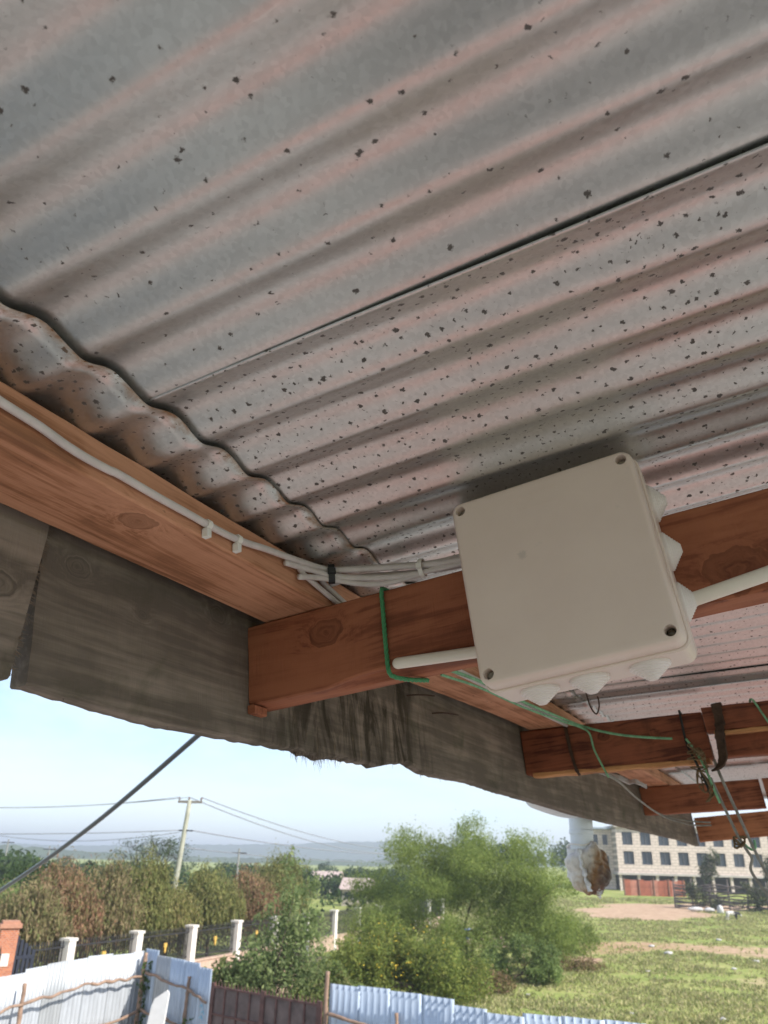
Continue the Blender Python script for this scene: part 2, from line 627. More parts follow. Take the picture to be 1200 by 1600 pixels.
def build_ground():
    xs = np.concatenate([-np.geomspace(3500, 30, 26), np.arange(-28, 62, 0.8), np.geomspace(64, 3500, 26)])
    ys = np.concatenate([-np.geomspace(900, 12, 12), np.arange(-10, 112, 0.8), np.geomspace(114, 5200, 34)])
    X, Y = np.meshgrid(xs, ys, indexing='ij')
    Z = ground_z(X, Y)
    bumpz = np.array([mnoise.noise((x * 0.35, y * 0.35, 0)) * 0.06 + mnoise.noise((x * 1.1, y * 1.1, 3)) * 0.03 for x, y in zip(X.ravel(), Y.ravel())]).reshape(X.shape)
    near = sstep(140, 90, np.abs(Y)) * sstep(80, 60, np.abs(X))
    Z = Z + bumpz * near
    me = grid_mesh('ground', np.stack([X, Y, Z], -1))
    at = me.color_attributes.new('earth', 'FLOAT_COLOR', 'POINT')
    dv = dirt(X, Y).ravel()
    red = np.clip(np.maximum.reduce([w_ * (1 - sstep(0.6, 1.2, np.sqrt(((X - cx_) / rx_) ** 2 + ((Y - cy_) / ry_) ** 2))) for cx_, cy_, rx_, ry_, w_ in ((.6, 3.4, 1.5, 1.0, 1.), (3.9, 5.9, 2.2, 1.7, 1.), (1.2, 4.8, 4.2, 3.4, .24))]) + 0.8 * np.exp(-((X - 11) / 8) ** 2 - ((Y - 30) / 5) ** 2) + .55 * np.exp(-((X - 14) / 7) ** 2 - ((Y - 57) / 6) ** 2), 0, 1).ravel()  # near red patches are unseen, shaped to give the roof sheets pink reflections
    arr = np.stack([dv, red, sstep(30, 22, Y).ravel(), np.ones_like(dv)], -1)
    at.data.foreach_set('color', arr.ravel().astype(np.float32))
    m, t, b = new_mat('ground_earth_and_grass')
    a = t.nodes.new('ShaderNodeAttribute')
    a.attribute_name = 'earth'
    s = t.nodes.new('ShaderNodeSeparateColor')
    t.links.new(a.outputs['Color'], s.inputs[0])
    v = coords(t)
    n1 = noise_n(t, v, 0.22, 6, 0.62, 0.3)
    n2 = noise_n(t, v, 1.6, 6, 0.65)
    n3 = noise_n(t, v, 9, 4, 0.65)
    gf = math_n(t, 'ADD', math_n(t, 'MULTIPLY', n1, 0.6), math_n(t, 'MULTIPLY', n2, 0.4))
    grass = ramp(t, gf, [(0.34, (0.15, 0.21, 0.05)), (0.5, (0.26, 0.30, 0.09)), (0.62, (0.35, 0.34, 0.14)), (0.75, (0.43, 0.36, 0.20))])
    grass = mix(t, 1.0, grass, ramp(t, n3, [(0.3, 0.7), (0.7, 1.25)]), 'MULTIPLY')
    tan = ramp(t, n2, [(0.3, (0.34, 0.23, 0.15)), (0.7, (0.52, 0.38, 0.27))])
    red_c = ramp(t, n2, [(0.3, (0.33, 0.125, 0.095)), (0.7, (0.45, 0.195, 0.15))])
    dust = ramp(t, n2, [(0.3, (0.23, 0.235, 0.215)), (0.7, (0.33, 0.335, 0.305))])
    tan = mix(t, s.outputs[2], tan, dust)
    earth = mix(t, s.outputs[1], tan, red_c)
    earth = mix(t, 1.0, earth, ramp(t, n3, [(0.3, 0.8), (0.7, 1.15)]), 'MULTIPLY')
    k = math_n(t, 'ADD', s.outputs[0], math_n(t, 'MULTIPLY', math_n(t, 'SUBTRACT', n2, 0.5), 1.1))
    k = ramp(t, k, [(0.30, 0.0), (0.78, 1.0)])
    t.links.new(mix(t, k, grass, earth), b.inputs['Base Color'])
    b.inputs['Roughness'].default_value = 0.95
    b.inputs['Specular IOR Level'].default_value = 0.1
    bump(t, b, math_n(t, 'ADD', n3, n2), 0.6, 0.08)
    o = link('ground', me, m, sm=True)
    return tag(o, 'grassy field and bare earth beyond the fence', None, kind='structure')


build_ground()

# unseen concrete landing, added and kept dark for what the roof sheets reflect
fl = MB()
fl.box((-3.2, -1.55, -1.72), (0.75, 0.62, -1.57))
floor_m = plain('grey_concrete_floor', (0.125, 0.12, 0.112), 0.8, 0, 0.12, 3.0, 0.2)
o = link('unseen_landing', fl.mesh('unseen_landing'), floor_m, mw=roofmat((0, 0, 0)), bevel=0.01)
tag(o, 'unseen grey concrete landing added under the roof for its reflection', None, kind='structure')


# far hills: bumpy ridge meshes
def ridge(name, y, x0, x1, hfun, mat, depth, label, step):
    xs = np.arange(x0, x1, step)
    rows = []
    for k, fr in enumerate((0.0, 0.35, 0.7, 1.0)):
        row = []
        for i, x in enumerate(xs):
            h = hfun(x) * (fr ** 0.8)
            if fr == 1.0:
                h += (mnoise.noise((x * 0.09, 3, y)) + 0.6 * mnoise.noise((x * 0.33, 1, y))) * 2.4
            row.append((x, y + depth * fr + 20 * mnoise.noise((x * .01, fr * 3, 1)), gz(x, y) - 2 + h))
        rows.append(row)
    me = grid_mesh(name, np.array(rows).transpose(1, 0, 2))
    o_ = link(name, me, mat, sm=False)
    return tag(o_, label, None, kind='structure')


hill_m = plain('wooded_hillside', (0.05, 0.075, 0.03), 0.95, 0, 0.35, 0.06)
ridge('hill', 1500, -1700, 1600, lambda x: 26 + 20 * math.exp(-((x + 60) / 190) ** 2) + 9 * mnoise.noise((x * 0.004, 0, 0)), hill_m, 240, 'far blue wooded hill on the horizon', 7.0)
ridge('hill', 640, -620, 40, lambda x: 6.5 + 3.2 * sstep(-170, -330, x) + 2.5 * mnoise.noise((x * 0.012, 7, 0)), hill_m, 60, 'nearer wooded rise behind the weeping trees', 3.0)

# =================================================================== THE ROOF
PITCH, AMP, PH = 0.0760, 0.0050, 0.3623


def T_top(e, d):
    """height of the rafter tops (n) over the roof plane"""
    k = sstep(0.866, 2.087, np.asarray(e, float))
    return (1 - k) * 0.3757 + k * (0.368 + 0.0685 * np.asarray(d, float))


def sheet(name, e0, e1, d0, d1, off, mat, label, group, base, seed=0, ds=0.02, thick=0.0007, jag=0.0):
    es = np.arange(e0, e1 + 1e-6, PITCH / 18)
    dsn = np.linspace(d0, d1, max(3, int(round((d1 - d0) / ds)) + 1))
    Eg, Dg = np.meshgrid(es, dsn, indexing='ij')
    wave = 2 * AMP * (0.5 * (1 - np.cos(2 * math.pi * (Eg - PH) / PITCH)) + 0.0012) ** 0.85
    dent = np.array([mnoise.noise((a * 3.0 + seed, b * 2.0, seed)) * 0.0016 + mnoise.noise((a * 11 + seed, b * 5.0, seed)) * 0.0006 for a, b in zip(Eg.ravel(), Dg.ravel())]).reshape(Eg.shape)
    of = off(Eg, Dg) if callable(off) else off
    Nn = T_top(Eg, Dg) + 0.0452 + wave + dent + of
    if jag > 0:
        jn = np.array([mnoise.noise((a * 40, 0, seed)) for a in es]) * jag
        Dg = Dg.copy()
        Dg[:, 0] += jn
    b_ = np.array(base)
    low = np.stack([Eg, Dg, Nn], -1) - b_
    up = low + np.array([0, 0, thick])
    a_, c_ = Eg.shape
    P = np.concatenate([low.reshape(-1, 3), up.reshape(-1, 3)])
    idx = np.arange(a_ * c_).reshape(a_, c_)
    nb = a_ * c_
    q1 = np.stack([idx[:-1, :-1], idx[:-1, 1:], idx[1:, 1:], idx[1:, :-1]], -1).reshape(-1, 4)
    q2 = np.stack([idx[:-1, :-1], idx[1:, :-1], idx[1:, 1:], idx[:-1, 1:]], -1).reshape(-1, 4) + nb
    ring = np.concatenate([idx[:, 0], idx[-1, 1:], idx[-2::-1, -1], idx[0, -2:0:-1]])
    r2 = np.roll(ring, -1)
    q3 = np.stack([ring, r2, r2 + nb, ring + nb], -1)
    q = np.concatenate([q1, q2, q3])
    me = bpy.data.meshes.new(name)
    me.vertices.add(len(P))
    me.vertices.foreach_set('co', P.ravel().astype(np.float32))
    me.loops.add(len(q) * 4)
    me.loops.foreach_set('vertex_index', q.ravel().astype(np.int32))
    me.polygons.add(len(q))
    me.polygons.foreach_set('loop_start', np.arange(0, len(q) * 4, 4, dtype=np.int32))
    me.polygons.foreach_set('loop_total', np.full(len(q), 4, np.int32))
    me.update(calc_edges=True)
    sm = np.ones(len(q), bool)
    sm[len(q1) + len(q2):] = False
    me.polygons.foreach_set('use_smooth', sm)
    ob = link(name, me, mat, mw=roofmat(base))
    return tag(ob, label, 'roof sheet', group)


galv_a = galv('galvanised_sheet_few_specks', 38.0, 0.108, 0.22, 0, 0.0)
galv_b = galv('galvanised_sheet_many_specks', 64.0, 0.182, 0.05, 0, 3.7)
galv_c = galv('galvanised_sheet_rusty_edge', 74.0, 0.20, 0.06, 0.9, 8.1)
galv_d = galv('galvanised_sheet_far', 62.0, 0.17, 0.2, 0, 12.3)
SG = 'corrugated roof sheets'
LAP = 0.0035


def seam_off(base_off, e_seam):
    def f(E_, D_):
        # edge of the sheet drops away from its neighbour up the slope: the black gap
        return base_off - 0.0030 * sstep(0.42, -0.1, D_) * sstep(e_seam + 0.05, e_seam, E_) * (1 + 0.25 * np.sin(D_ * 14))
    return f


def lapgap(E_, D_):
    # the up-slope sheets lift off the eave sheet, more at the near end
    return 0.0010 + 0.0030 * sstep(0.75, 0.30, E_)


S1, S2, S3 = 0.4405, 1.162, 1.884
sheet('roof_sheet', S1 - 0.722, S1 + 0.10, -1.45, 0.56, lambda E_, D_: lapgap(E_, D_) + 0.0042, galv_a, 'galvanised corrugated sheet overhead with pink sheen, upper left of the black seam', SG, (S1 - 0.3, 0, 0.42), 1)
sheet('roof_sheet', S1 - 1.46, S1 - 0.70, -1.45, 0.56, lambda E_, D_: lapgap(E_, D_) + 0.0105, galv_a, 'galvanised corrugated sheet nearest the viewer at the top left corner', SG, (S1 - 1.0, 0, 0.42), 2)
sheet('roof_sheet', S1, S2 + 0.10, -1.45, 0.56, lambda E_, D_: lapgap(E_, D_) + seam_off(0.0028, S1)(E_, D_), galv_b, 'galvanised corrugated sheet thick with dark specks, between black seam and junction box', SG, (S1, 0, 0.42), 3)
sheet('roof_sheet', S2, S3 + 0.10, -1.45, 0.56, lambda E_, D_: lapgap(E_, D_) + seam_off(0.0022, S2)(E_, D_) - 0.0012, galv_d, 'galvanised corrugated sheet showing beneath the rafter behind the junction box', SG, (S2, 0, 0.42), 4)
sheet('roof_sheet', S3, 3.40, -1.45, 0.56, lambda E_, D_: lapgap(E_, D_) + seam_off(0.0016, S3)(E_, D_) - 0.001, galv_d, 'pale corrugated sheet just above the second rafter with dark seam', SG, (S3, 0, 0.42), 5)
sheet('roof_sheet', 3.39, 5.46, -1.45, 0.56, 0.004, galv_d, 'farthest corrugated roof sheet glimpsed above the last rafters', SG, (3.39, 0, 0.42), 6)
sheet('roof_sheet', -1.0, 1.80, 0.4185, 0.715, 0.0, galv_c, 'rust-edged corrugated eave sheet with wavy cut end over the purlin', SG, (0.4, 0.4185, 0.42), 7, jag=0.0012)
sheet('roof_sheet', 1.73, 5.46, 0.4185, 0.715, -0.0016, galv_d, 'far corrugated eave sheet above the purlin past the junction box', SG, (1.9, 0.4185, 0.42), 8)


# ---------------- timber
def board(axis, s0, s1, lo, hi, step=0.012, nz=0.0012, rnd=0.003, seed=0, base=(0, 0, 0), follow=None, lowfun=None, wane=0.0):
    """rounded, slightly uneven board along axis 'e' or 'd' in roof space.
    lo/hi: cross-section limits (a0, n0), (a1, n1)"""
    a0, n0 = lo
    a1, n1 = hi
    k = 5
    sec = []

    def edge(p, q, m_):
        for i in range(m_):
            u = i / m_
            sec.append((p[0] + (q[0] - p[0]) * u, p[1] + (q[1] - p[1]) * u))
    r = rnd
    m1 = max(4, int((n1 - n0) / 0.012))
    m2 = max(3, int((a1 - a0) / 0.012))
    edge((a0, n0 + r), (a0, n1 - r), m1)
    sec.append((a0, n1 - r))
    edge((a0 + r, n1), (a1 - r, n1), m2)
    sec.append((a1 - r, n1))
    edge((a1, n1 - r), (a1, n0 + r), m1)
    sec.append((a1, n0 + r))
    edge((a1 - r, n0), (a0 + r, n0), m2)
    sec.append((a0 + r, n0))
    sec = np.array(sec)
    ss = np.arange(s0, s1 + step * 0.5, step)
    V = []
    for s in ss:
        for (a, n_) in sec:
            fr = (n_ - n0) / (n1 - n0)
            dn_ = 0.0
            if lowfun is not None:
                dn_ = (lowfun(s) - n0) * (1 - fr)
            e_, d_ = (s, a) if axis == 'e' else (a, s)
            if follow is not None:
                dn_ += float(follow(e_, d_))
            q = mnoise.noise((e_ * 18 + seed, d_ * 18, n_ * 18)) * nz + mnoise.noise((e_ * 70 + seed, d_ * 70, n_ * 70)) * nz * 0.5
            q2 = mnoise.noise((e_ * 25 + seed + 9, d_ * 25, n_ * 25)) * nz
            wn_ = 0.0
            if wane and fr < 0.25 and abs(a - a0) < 0.014:
                wn_ = max(0, mnoise.noise((s * 6 + seed, 0, 5)) * wane)
            V.append((e_ + q, d_ + q2, n_ + dn_ + q * 0.8 + wn_))
    m_ = len(sec)
    F = []
    for i in range(len(ss) - 1):
        for j in range(m_):
            j2 = (j + 1) % m_
            F.append((i * m_ + j, i * m_ + j2, (i + 1) * m_ + j2, (i + 1) * m_ + j))
    F.append(tuple(range(m_))[::-1])
    F.append(tuple((len(ss) - 1) * m_ + j for j in range(m_)))
    mb = MB()
    mb.add(np.array(V) - np.array(base), F)
    me = mb.mesh('board')
    bm = bmesh.new()
    bm.from_mesh(me)
    bmesh.ops.recalc_face_normals(bm, faces=bm.faces)
    bm.to_mesh(me)
    bm.free()
    smooth(me)
    try:
        me.set_sharp_from_angle(angle=D2R(38))
    except Exception:
        pass
    return me


def rel(ks, base):
    return [(k[0] - base[0], k[1] - base[1], k[2] - base[2], k[3]) for k in ks]


# purlin
bp = (0.35, 0.54, 0.3757)
pk = rel([(0.5386, 0.5168, 0.3757, 0.016), (1.25, 0.53, 0.3757, 0.018)], bp)
m_purlin = wood('pine_purlin', 0, (0.60, 0.30, 0.185), (0.42, 0.19, 0.105), pk, 60, seed=2.1, streak=0.55, chips=((0.25, 1, 1), 85, 0.66))
me = board('e', -1.0, 5.45, (0.4905, 0.3760), (0.5915, 0.4205), 0.014, 0.0009, 0.0022, 3, bp, follow=lambda e_, d_: T_top(e_, d_) - 0.3757)
o = link('purlin', me, m_purlin, mw=roofmat(bp))
tag(o, 'orange pine purlin with round knot and white cable clipped along it', 'timber beam')

# first rafter (carries the box)
br = (0.866, 0.6, 0.3757)
rk = rel([(0.866, 0.492, 0.338, 0.019), (0.866, -0.008, 0.293, 0.026)], br)
m_raf = wood('red_pine_rafter', 1, (0.36, 0.13, 0.068), (0.23, 0.075, 0.040), rk, 38, seed=5.3, streak=0.6, saw=0.5)
me = board('d', -1.40, 0.6135, (0.866, 0.2645), (0.914, 0.3745), 0.012, 0.0010, 0.0022, 11, br, wane=0.016)
o = link('rafter', me, m_raf, mw=roofmat(br))
tag(o, 'red-brown rafter with a knot, carrying the junction box', 'timber beam', 'rafters')

# second rafter, spliced
m_raf2 = wood('dark_red_rafter', 1, (0.27, 0.085, 0.045), (0.11, 0.033, 0.02), rel([(2.087, 0.40, 0.36, 0.012), (2.087, 0.30, 0.34, 0.010)], (2.087, 0.6, 0.4)), 45, seed=9.1, mould=((0.05, 0.02, 0.015), 9, 0.55, 0.6))
b2 = (2.087, 0.6, 0.4)
me = board('d', 0.158, 0.6165, (2.087, 0.2625), (2.137, 0.3745), 0.012, 0.0014, 0.004, 21, b2, follow=lambda e_, d_: T_top(2.087, d_) - 0.3757, wane=0.02)
o = link('rafter', me, m_raf2, mw=roofmat(b2))
tag(o, 'dark red second rafter with splintered lower edge and green cord', 'timber beam', 'rafters')
m_split = wood('splintered_pale_wood', 1, (0.55, 0.27, 0.12), (0.24, 0.09, 0.04), (), 60, seed=4.4, saw=0.1)
me = board('d', 0.165, 0.600, (2.0865, 0.2545), (2.120, 0.2680), 0.008, 0.004, 0.003, 24, b2, follow=lambda e_, d_: T_top(2.087, d_) - 0.3757)
o2 = link('splintered_edge', me, m_split, parent=o)
o2.matrix_parent_inverse = Matrix.Identity(4)
bs = (2.07, 0.0, 0.36)
sp_root = empty('spliced_rafter_piece', roofmat(bs), 'spliced rafter piece with pale broken ledge at right edge', 'timber beam', 'rafters')
me = board('d', -1.4, 0.150, (2.062, 0.322), (2.110, 0.380), 0.014, 0.0014, 0.003, 31, bs, follow=lambda e_, d_: T_top(2.087, d_) - 0.3757)
link('upper_board', me, m_raf2, parent=sp_root)
me = board('d', -1.4, 0.146, (2.086, 0.2640), (2.130, 0.3215), 0.014, 0.0014, 0.003, 33, bs, follow=lambda e_, d_: T_top(2.087, d_) - 0.3757)
link('lower_board', me, m_raf2, parent=sp_root)
me = board('d', -1.4, 0.140, (2.060, 0.3130), (2.084, 0.3226), 0.010, 0.0035, 0.002, 35, bs, follow=lambda e_, d_: T_top(2.087, d_) - 0.3757)
link('broken_ledge', me, m_split, parent=sp_root)

# third and fourth rafters
b3 = (3.78, 0.6, 0.36)
m_raf3 = wood('brown_red_rafter', 1, (0.34, 0.12, 0.065), (0.15, 0.05, 0.03), (), 42, seed=14.0)
me = board('d', 0.135, 0.616, (3.76, 0.2605), (3.81, 0.3745), 0.02, 0.0015, 0.004, 41, b3, follow=lambda e_, d_: T_top(3.78, d_) - 0.3757)
o = link('rafter', me, m_raf3, mw=roofmat(b3))
tag(o, 'third rafter, brown-red, partly behind hanging wires', 'timber beam', 'rafters')
b3b = (3.75, 0.0, 0.36)
me = board('d', -1.4, 0.128, (3.735, 0.2585), (3.785, 0.3745), 0.02, 0.0015, 0.004, 45, b3b, follow=lambda e_, d_: T_top(3.78, d_) - 0.3757)
o = link('rafter_extension', me, m_raf3, mw=roofmat(b3b))
tag(o, 'overlapping extension of the third rafter at the right edge of the picture', 'timber beam', 'rafters')
b4 = (5.35, 0.6, 0.30)
m_raf4 = wood('orange_end_rafter', 1, (0.46, 0.19, 0.10), (0.24, 0.09, 0.05), (), 42, seed=17.0)
me = board('d', -1.4, 0.612, (5.35, 0.236), (5.40, 0.370), 0.025, 0.0015, 0.004, 47, b4, follow=lambda e_, d_: 0.03 * (d_ - 0.6))
o = link('rafter', me, m_raf4, mw=roofmat(b4))
tag(o, 'orange last rafter closing the far end of the roof', 'timber beam', 'rafters')

# fascia boards
FB = np.array([(-1.0, .2238), (0.4827, 0.2235), (0.496, 0.2238), (0.5416, 0.2229), (0.5913, 0.2211), (0.6368, 0.219), (0.697, 0.2161), (0.7703, 0.2183), (0.9123, 0.2219), (0.9928, 0.2236), (1.0552, 0.2205), (1.1038, 0.2258), (1.1665, 0.2291), (1.2338, 0.2274), (1.3105, 0.2412), (1.3657, 0.2496), (1.4341, 0.2373), (1.5114, 0.2379), (1.689, 0.2432), (1.8525, 0.2382), (2.2125, 0.2349), (2.5456, 0.2285), (3.5693, 0.2273), (4.6187, 0.2294), (5.4462, 0.2185)])


def fascia_low(e_):
    return float(np.interp(e_, FB[:, 0], FB[:, 1])) + 0.0015 * mnoise.noise((e_ * 60, 0, 0)) + 0.006 * math.exp(-((e_ - 1.12) / 0.2) ** 2) * mnoise.noise((e_ * 45, 3, 0))


bf = (0.9, 0.617, 0.30)
m_fas = wood('weathered_fascia', 0, (0.30, 0.24, 0.20), (0.205, 0.165, 0.137), rel([(0.80, 0.617, 0.374, 0.013), (0.56, 0.617, 0.36, 0.012), (0.66, .617, .335, .005)], bf), 30, seed=21.0,
             mould=((0.06, 0.062, 0.034), 7.0, 0.55, 0.7), rough=0.9, saw=0.8, streak=0.4, rot=(0.28, 0.36))
me = board('e', 0.512, 5.446, (0.617, 0.2180), (0.640, 0.4150), 0.010, 0.0010, 0.0025, 51, bf, lowfun=lambda e_: fascia_low(e_) - float(T_top(e_, 0.617) - 0.3757), follow=lambda e_, d_: T_top(e_, 0.617) - 0.3757)
fas = link('fascia_board', me, m_fas, mw=roofmat(bf))
tag(fas, 'long dark weathered fascia board with ragged lower edge against the sky', 'fascia board')
bl = (0.3, 0.617, 0.30)
m_fas2 = wood('weathered_fascia_offcut', 0, (0.31, 0.245, 0.205), (0.21, 0.168, 0.14), rel([(0.465, 0.617, 0.31, 0.014)], bl), 30, seed=25.0,
              mould=((0.032, 0.036, 0.018), 6.0, 0.55, 0.75), rough=0.9, saw=0.8, streak=0.5)
mb = MB()
me = board('e', -1.0, 0.503, (0.612, 0.2235), (0.634, 0.4150), 0.010, 0.0010, 0.0025, 57, bl)
# slanting saw cut at the joint end
for v in me.vertices:
    x = v.co.x + bl[0]
    if x > 0.47:
        nn = v.co.z + bl[2]
        v.co.x += (nn - 0.30) * 0.16 * (x - 0.47) / 0.033
fasl = link('fascia_board', me, m_fas2, mw=roofmat(bl))
tag(fasl, 'short dark fascia board left of the frayed vertical joint', 'fascia board')


def fibres(nm, parent, base, e_rng, n_fun, dval, cnt, lmin, lmax, dire, mat):
    V = []
    for i in range(cnt):
        e_ = random.uniform(*e_rng)
        l = random.uniform(lmin, lmax) * (0.4 + random.random() ** 2)
        w = random.uniform(0.0003, 0.0012)
        p = np.array([e_, dval + random.uniform(0, 0.02), n_fun(e_)])
        q = p + l * np.array([dire[0] + random.uniform(-.4, .4), random.uniform(-.15, .15), dire[1] + random.uniform(-.2, .2)])
        s_ = np.array([w, 0, 0]) if abs(dire[0]) < 0.5 else np.array([0, 0, w])
        V.append([p - s_, p + s_, q + s_ * 0.2, q - s_ * 0.2])
    o_ = link(nm, quads_mesh(nm, np.array(V) - np.array(base)), mat, parent=parent)
    o_['kind'] = 'stuff'
    return o_


m_fib = plain('wood_fibre', (0.085, 0.06, 0.045), 0.9, 0, 0.3, 90)
fibres('splinters', fas, bf, (0.99, 1.13), lambda e_: fascia_low(e_) + 0.003, 0.617, 130, 0.006, 0.019, (0, -1), m_fib)
fibres('splinters', fas, bf, (0.95, 1.32), lambda e_: fascia_low(e_) + random.uniform(.01, .10), 0.6155, 160, 0.006, 0.022, (0, -1), m_fib)
fibres('splinters', fas, bf, (1.40, 1.55), lambda e_: fascia_low(e_) + 0.002, 0.617, 26, 0.004, 0.012, (0, -1), m_fib)
fibres('splinters', fas, bf, (0.55, 3.0), lambda e_: fascia_low(e_) + 0.001, 0.617, 60, 0.002, 0.005, (0, -1), m_fib)
V = []
for i in range(150):
    nn = random.uniform(0.228, 0.395)
    ee = 0.503 + (nn - 0.30) * 0.16
    l = random.uniform(0.003, 0.011)
    p = np.array([ee - 0.004, 0.6115 + random.uniform(-0.0005, 0.006), nn])
    q = p + np.array([l, random.uniform(-.002, .002), random.uniform(-.006, .002)])
    w = np.array([0, 0, random.uniform(0.0003, 0.0009)])
    V.append([p - w, p + w, q + w * .2, q - w * .2])
o = link('splinters', quads_mesh('splinters', np.array(V) - np.array(bl)), plain('pale_wood_fibre', (0.16, 0.115, 0.085), 0.9, 0, 0.3, 90), parent=fasl)
o['kind'] = 'stuff'
# offcut wedged at the rafter foot
bo = (0.87, 0.608, 0.26)
me = board('e', 0.862, 0.888, (0.6035, 0.2525), (0.6155, 0.2640), 0.004, 0.001, 0.0015, 61, bo)
o = link('timber_offcut', me, m_raf, mw=roofmat(bo))
tag(o, 'small red wood offcut under the foot of the first rafter', 'wood offcut')

# bent nails in the fascia
m_nail = plain('rusty_nail', (0.07, 0.04, 0.03), 0.7, 0.6, 0.3, 60)
for k, (a, b_, c) in enumerate([((1.38, 0.618, 0.374), (1.40, 0.600, 0.376), (1.455, 0.590, 0.382)), ((1.50, 0.618, 0.360), (1.52, 0.600, 0.361), (1.58, 0.592, 0.365))]):
    mb = MB()
    pp = spline([np.array(a) - np.array(a), np.array(b_) - np.array(a), np.array(c) - np.array(a)], 5)
    mb.tube(pp, 0.0016, 6)
    o = link('bent_nail', mb.mesh('bent_nail'), m_nail, mw=roofmat(a), sm=True)
    tag(o, ['upper bent nail sticking out of the fascia below the purlin', 'lower bent nail sticking out of the fascia below the purlin'][k], 'nail', 'nails in the fascia')


# =================================================================== JUNCTION BOX
def rrect(hx, hy, r, seg=6):
    pts = []
    for cx, cy, a0 in ((hx - r, hy - r, 0), (-hx + r, hy - r, 90), (-hx + r, -hy + r, 180), (hx - r, -hy + r, 270)):
        for i in range(seg + 1):
            a = D2R(a0 + 90 * i / seg)
            pts.append((cx + r * math.cos(a), cy + r * math.sin(a)))
    return pts


def loft(loops):
    """loops: list of (polygon, z); closed solid"""
    mb_ = MB()
    n = len(loops[0][0])
    v = [(x, y, z) for poly, z in loops for x, y in poly]
    f = []
    for k in range(len(loops) - 1):
        for i in range(n):
            j = (i + 1) % n
            f.append((k * n + i, k * n + j, (k + 1) * n + j, (k + 1) * n + i))
    f.append(tuple(range(n))[::-1])
    f.append(tuple((len(loops) - 1) * n + i for i in range(n)))
    mb_.add(v, f)
    return mb_


def sharp(me, ang=38):
    smooth(me)
    try:
        me.set_sharp_from_angle(angle=D2R(ang))
    except Exception:
        pass


m_box, t, b = new_mat('warm_white_abs_plastic')
v = coords(t)
sm1 = noise_n(t, v, 14, 5, 0.6)
sm2 = noise_n(t, v, 55, 3, 0.6)
c = ramp(t, sm1, [(0.3, (0.69, 0.555, 0.49)), (0.7, (0.73, 0.595, 0.525))])
c = mix(t, ramp(t, sm2, [(0.66, 0.0), (0.8, 0.25)]), c, (0.46, 0.40, 0.36))
# one thumb smudge on the lid
tc = t.nodes.new('ShaderNodeTexCoord')
vs = t.nodes.new('ShaderNodeVectorMath')
vs.operation = 'DISTANCE'
t.links.new(tc.outputs['Object'], vs.inputs[0])
vs.inputs[1].default_value = (-0.032, 0.022, 0.092)
dd = math_n(t, 'ADD', vs.outputs['Value'], math_n(t, 'MULTIPLY', math_n(t, 'SUBTRACT', noise_n(t, v, 260, 3, 0.6), 0.5), 0.009))
c = mix(t, ramp(t, math_n(t, 'MULTIPLY', dd, 100.0), [(0.25, 0.38), (0.62, 0.0)]), c, (0.36, 0.30, 0.27))
t.links.new(c, b.inputs['Base Color'])
b.inputs['Roughness'].default_value = 0.42
b.inputs['Subsurface Weight'].default_value = 0.0
bump(t, b, noise_n(t, v, 900, 2, 0.5), 0.06, 0.0004)
m_rub = plain('pale_rubber_gland', (0.74, 0.66, 0.63), 0.55, 0, 0.05, 20)
m_screw2 = plain('plastic_screw_head', (0.34, 0.30, 0.27), 0.5, 0, 0.1, 60)  # colour darkened to add shade at the bottom of the screw holes
m_screw = plain('dark_screw_steel', (0.12, 0.10, 0.08), 0.4, 0.9, 0.2, 300)

# box frame: local x = to the right in the picture (up-slope, -d), y = up (n), z = towards the viewer (-e)
tilt = D2R(1.4)
bx_c = Vector((0.866, 0.1610, 0.3120))
Xa = Vector((0, -math.cos(tilt), math.sin(tilt)))
Ya = Vector((0, math.sin(tilt), math.cos(tilt)))
Za = Vector((-1, 0, 0))
bm_ = Matrix((Xa, Ya, Za)).transposed().to_4x4()
bm_.translation = bx_c
BOXW = ROOF @ bm_
HX, HY, HB = 0.1045, 0.1075, 0.092
box = empty('junction_box', BOXW, 'square off-white plastic junction box with four corner screws on the rafter', 'junction box')
base_loops = [(rrect(HX - .001, HY - .001, .012), 0.001), (rrect(HX + .0015, HY + .0015, .013), 0.004), (rrect(HX + .0025, HY + .0025, .013), 0.064), (rrect(HX + .001, HY + .001, .012), 0.0655)]
me = loft(base_loops).mesh('base')
sharp(me)
link('base', me, m_box, parent=box)
lid_loops = [(rrect(HX - .0005, HY - .0005, .012), 0.0662), (rrect(HX, HY, .012), 0.0672), (rrect(HX - .0006, HY - .0006, .012), 0.0852), (rrect(HX - .0013, HY - .0013, .0116), 0.0884),
             (rrect(HX - .0026, HY - .0026, .0108), 0.0907), (rrect(HX - .0037, HY - .0037, .0102), 0.0917), (rrect(HX - .0046, HY - .0046, .0098), 0.092)]
holes = [(sx * 0.0925, sy * 0.0956) for sx in (-1, 1) for sy in (-1, 1)]
bml = bmesh.new()
rings = [[bml.verts.new((x, y, z)) for x, y in poly] for poly, z in lid_loops]
for ra, rb_ in zip(rings[:-1], rings[1:]):
    for i in range(len(ra)):
        j = (i + 1) % len(ra)
        bml.faces.new((ra[i], ra[j], rb_[j], rb_[i]))
bml.faces.new(rings[0][::-1])
HS = 20
hole_rings = []
for hx, hy in holes:
    lv = [[bml.verts.new((hx + r * math.cos(2 * math.pi * k / HS), hy + r * math.sin(2 * math.pi * k / HS), z)) for k in range(HS)] for r, z in ((0.0060, 0.0920), (0.0056, 0.0911), (0.0054, 0.0742))]
    for a, b2_ in zip(lv[:-1], lv[1:]):
        for k in range(HS):
            k2 = (k + 1) % HS
            bml.faces.new((a[k], a[k2], b2_[k2], b2_[k]))
    bml.faces.new(lv[2])
    hole_rings.append(lv[0])
pl_v, pl_e = [], []
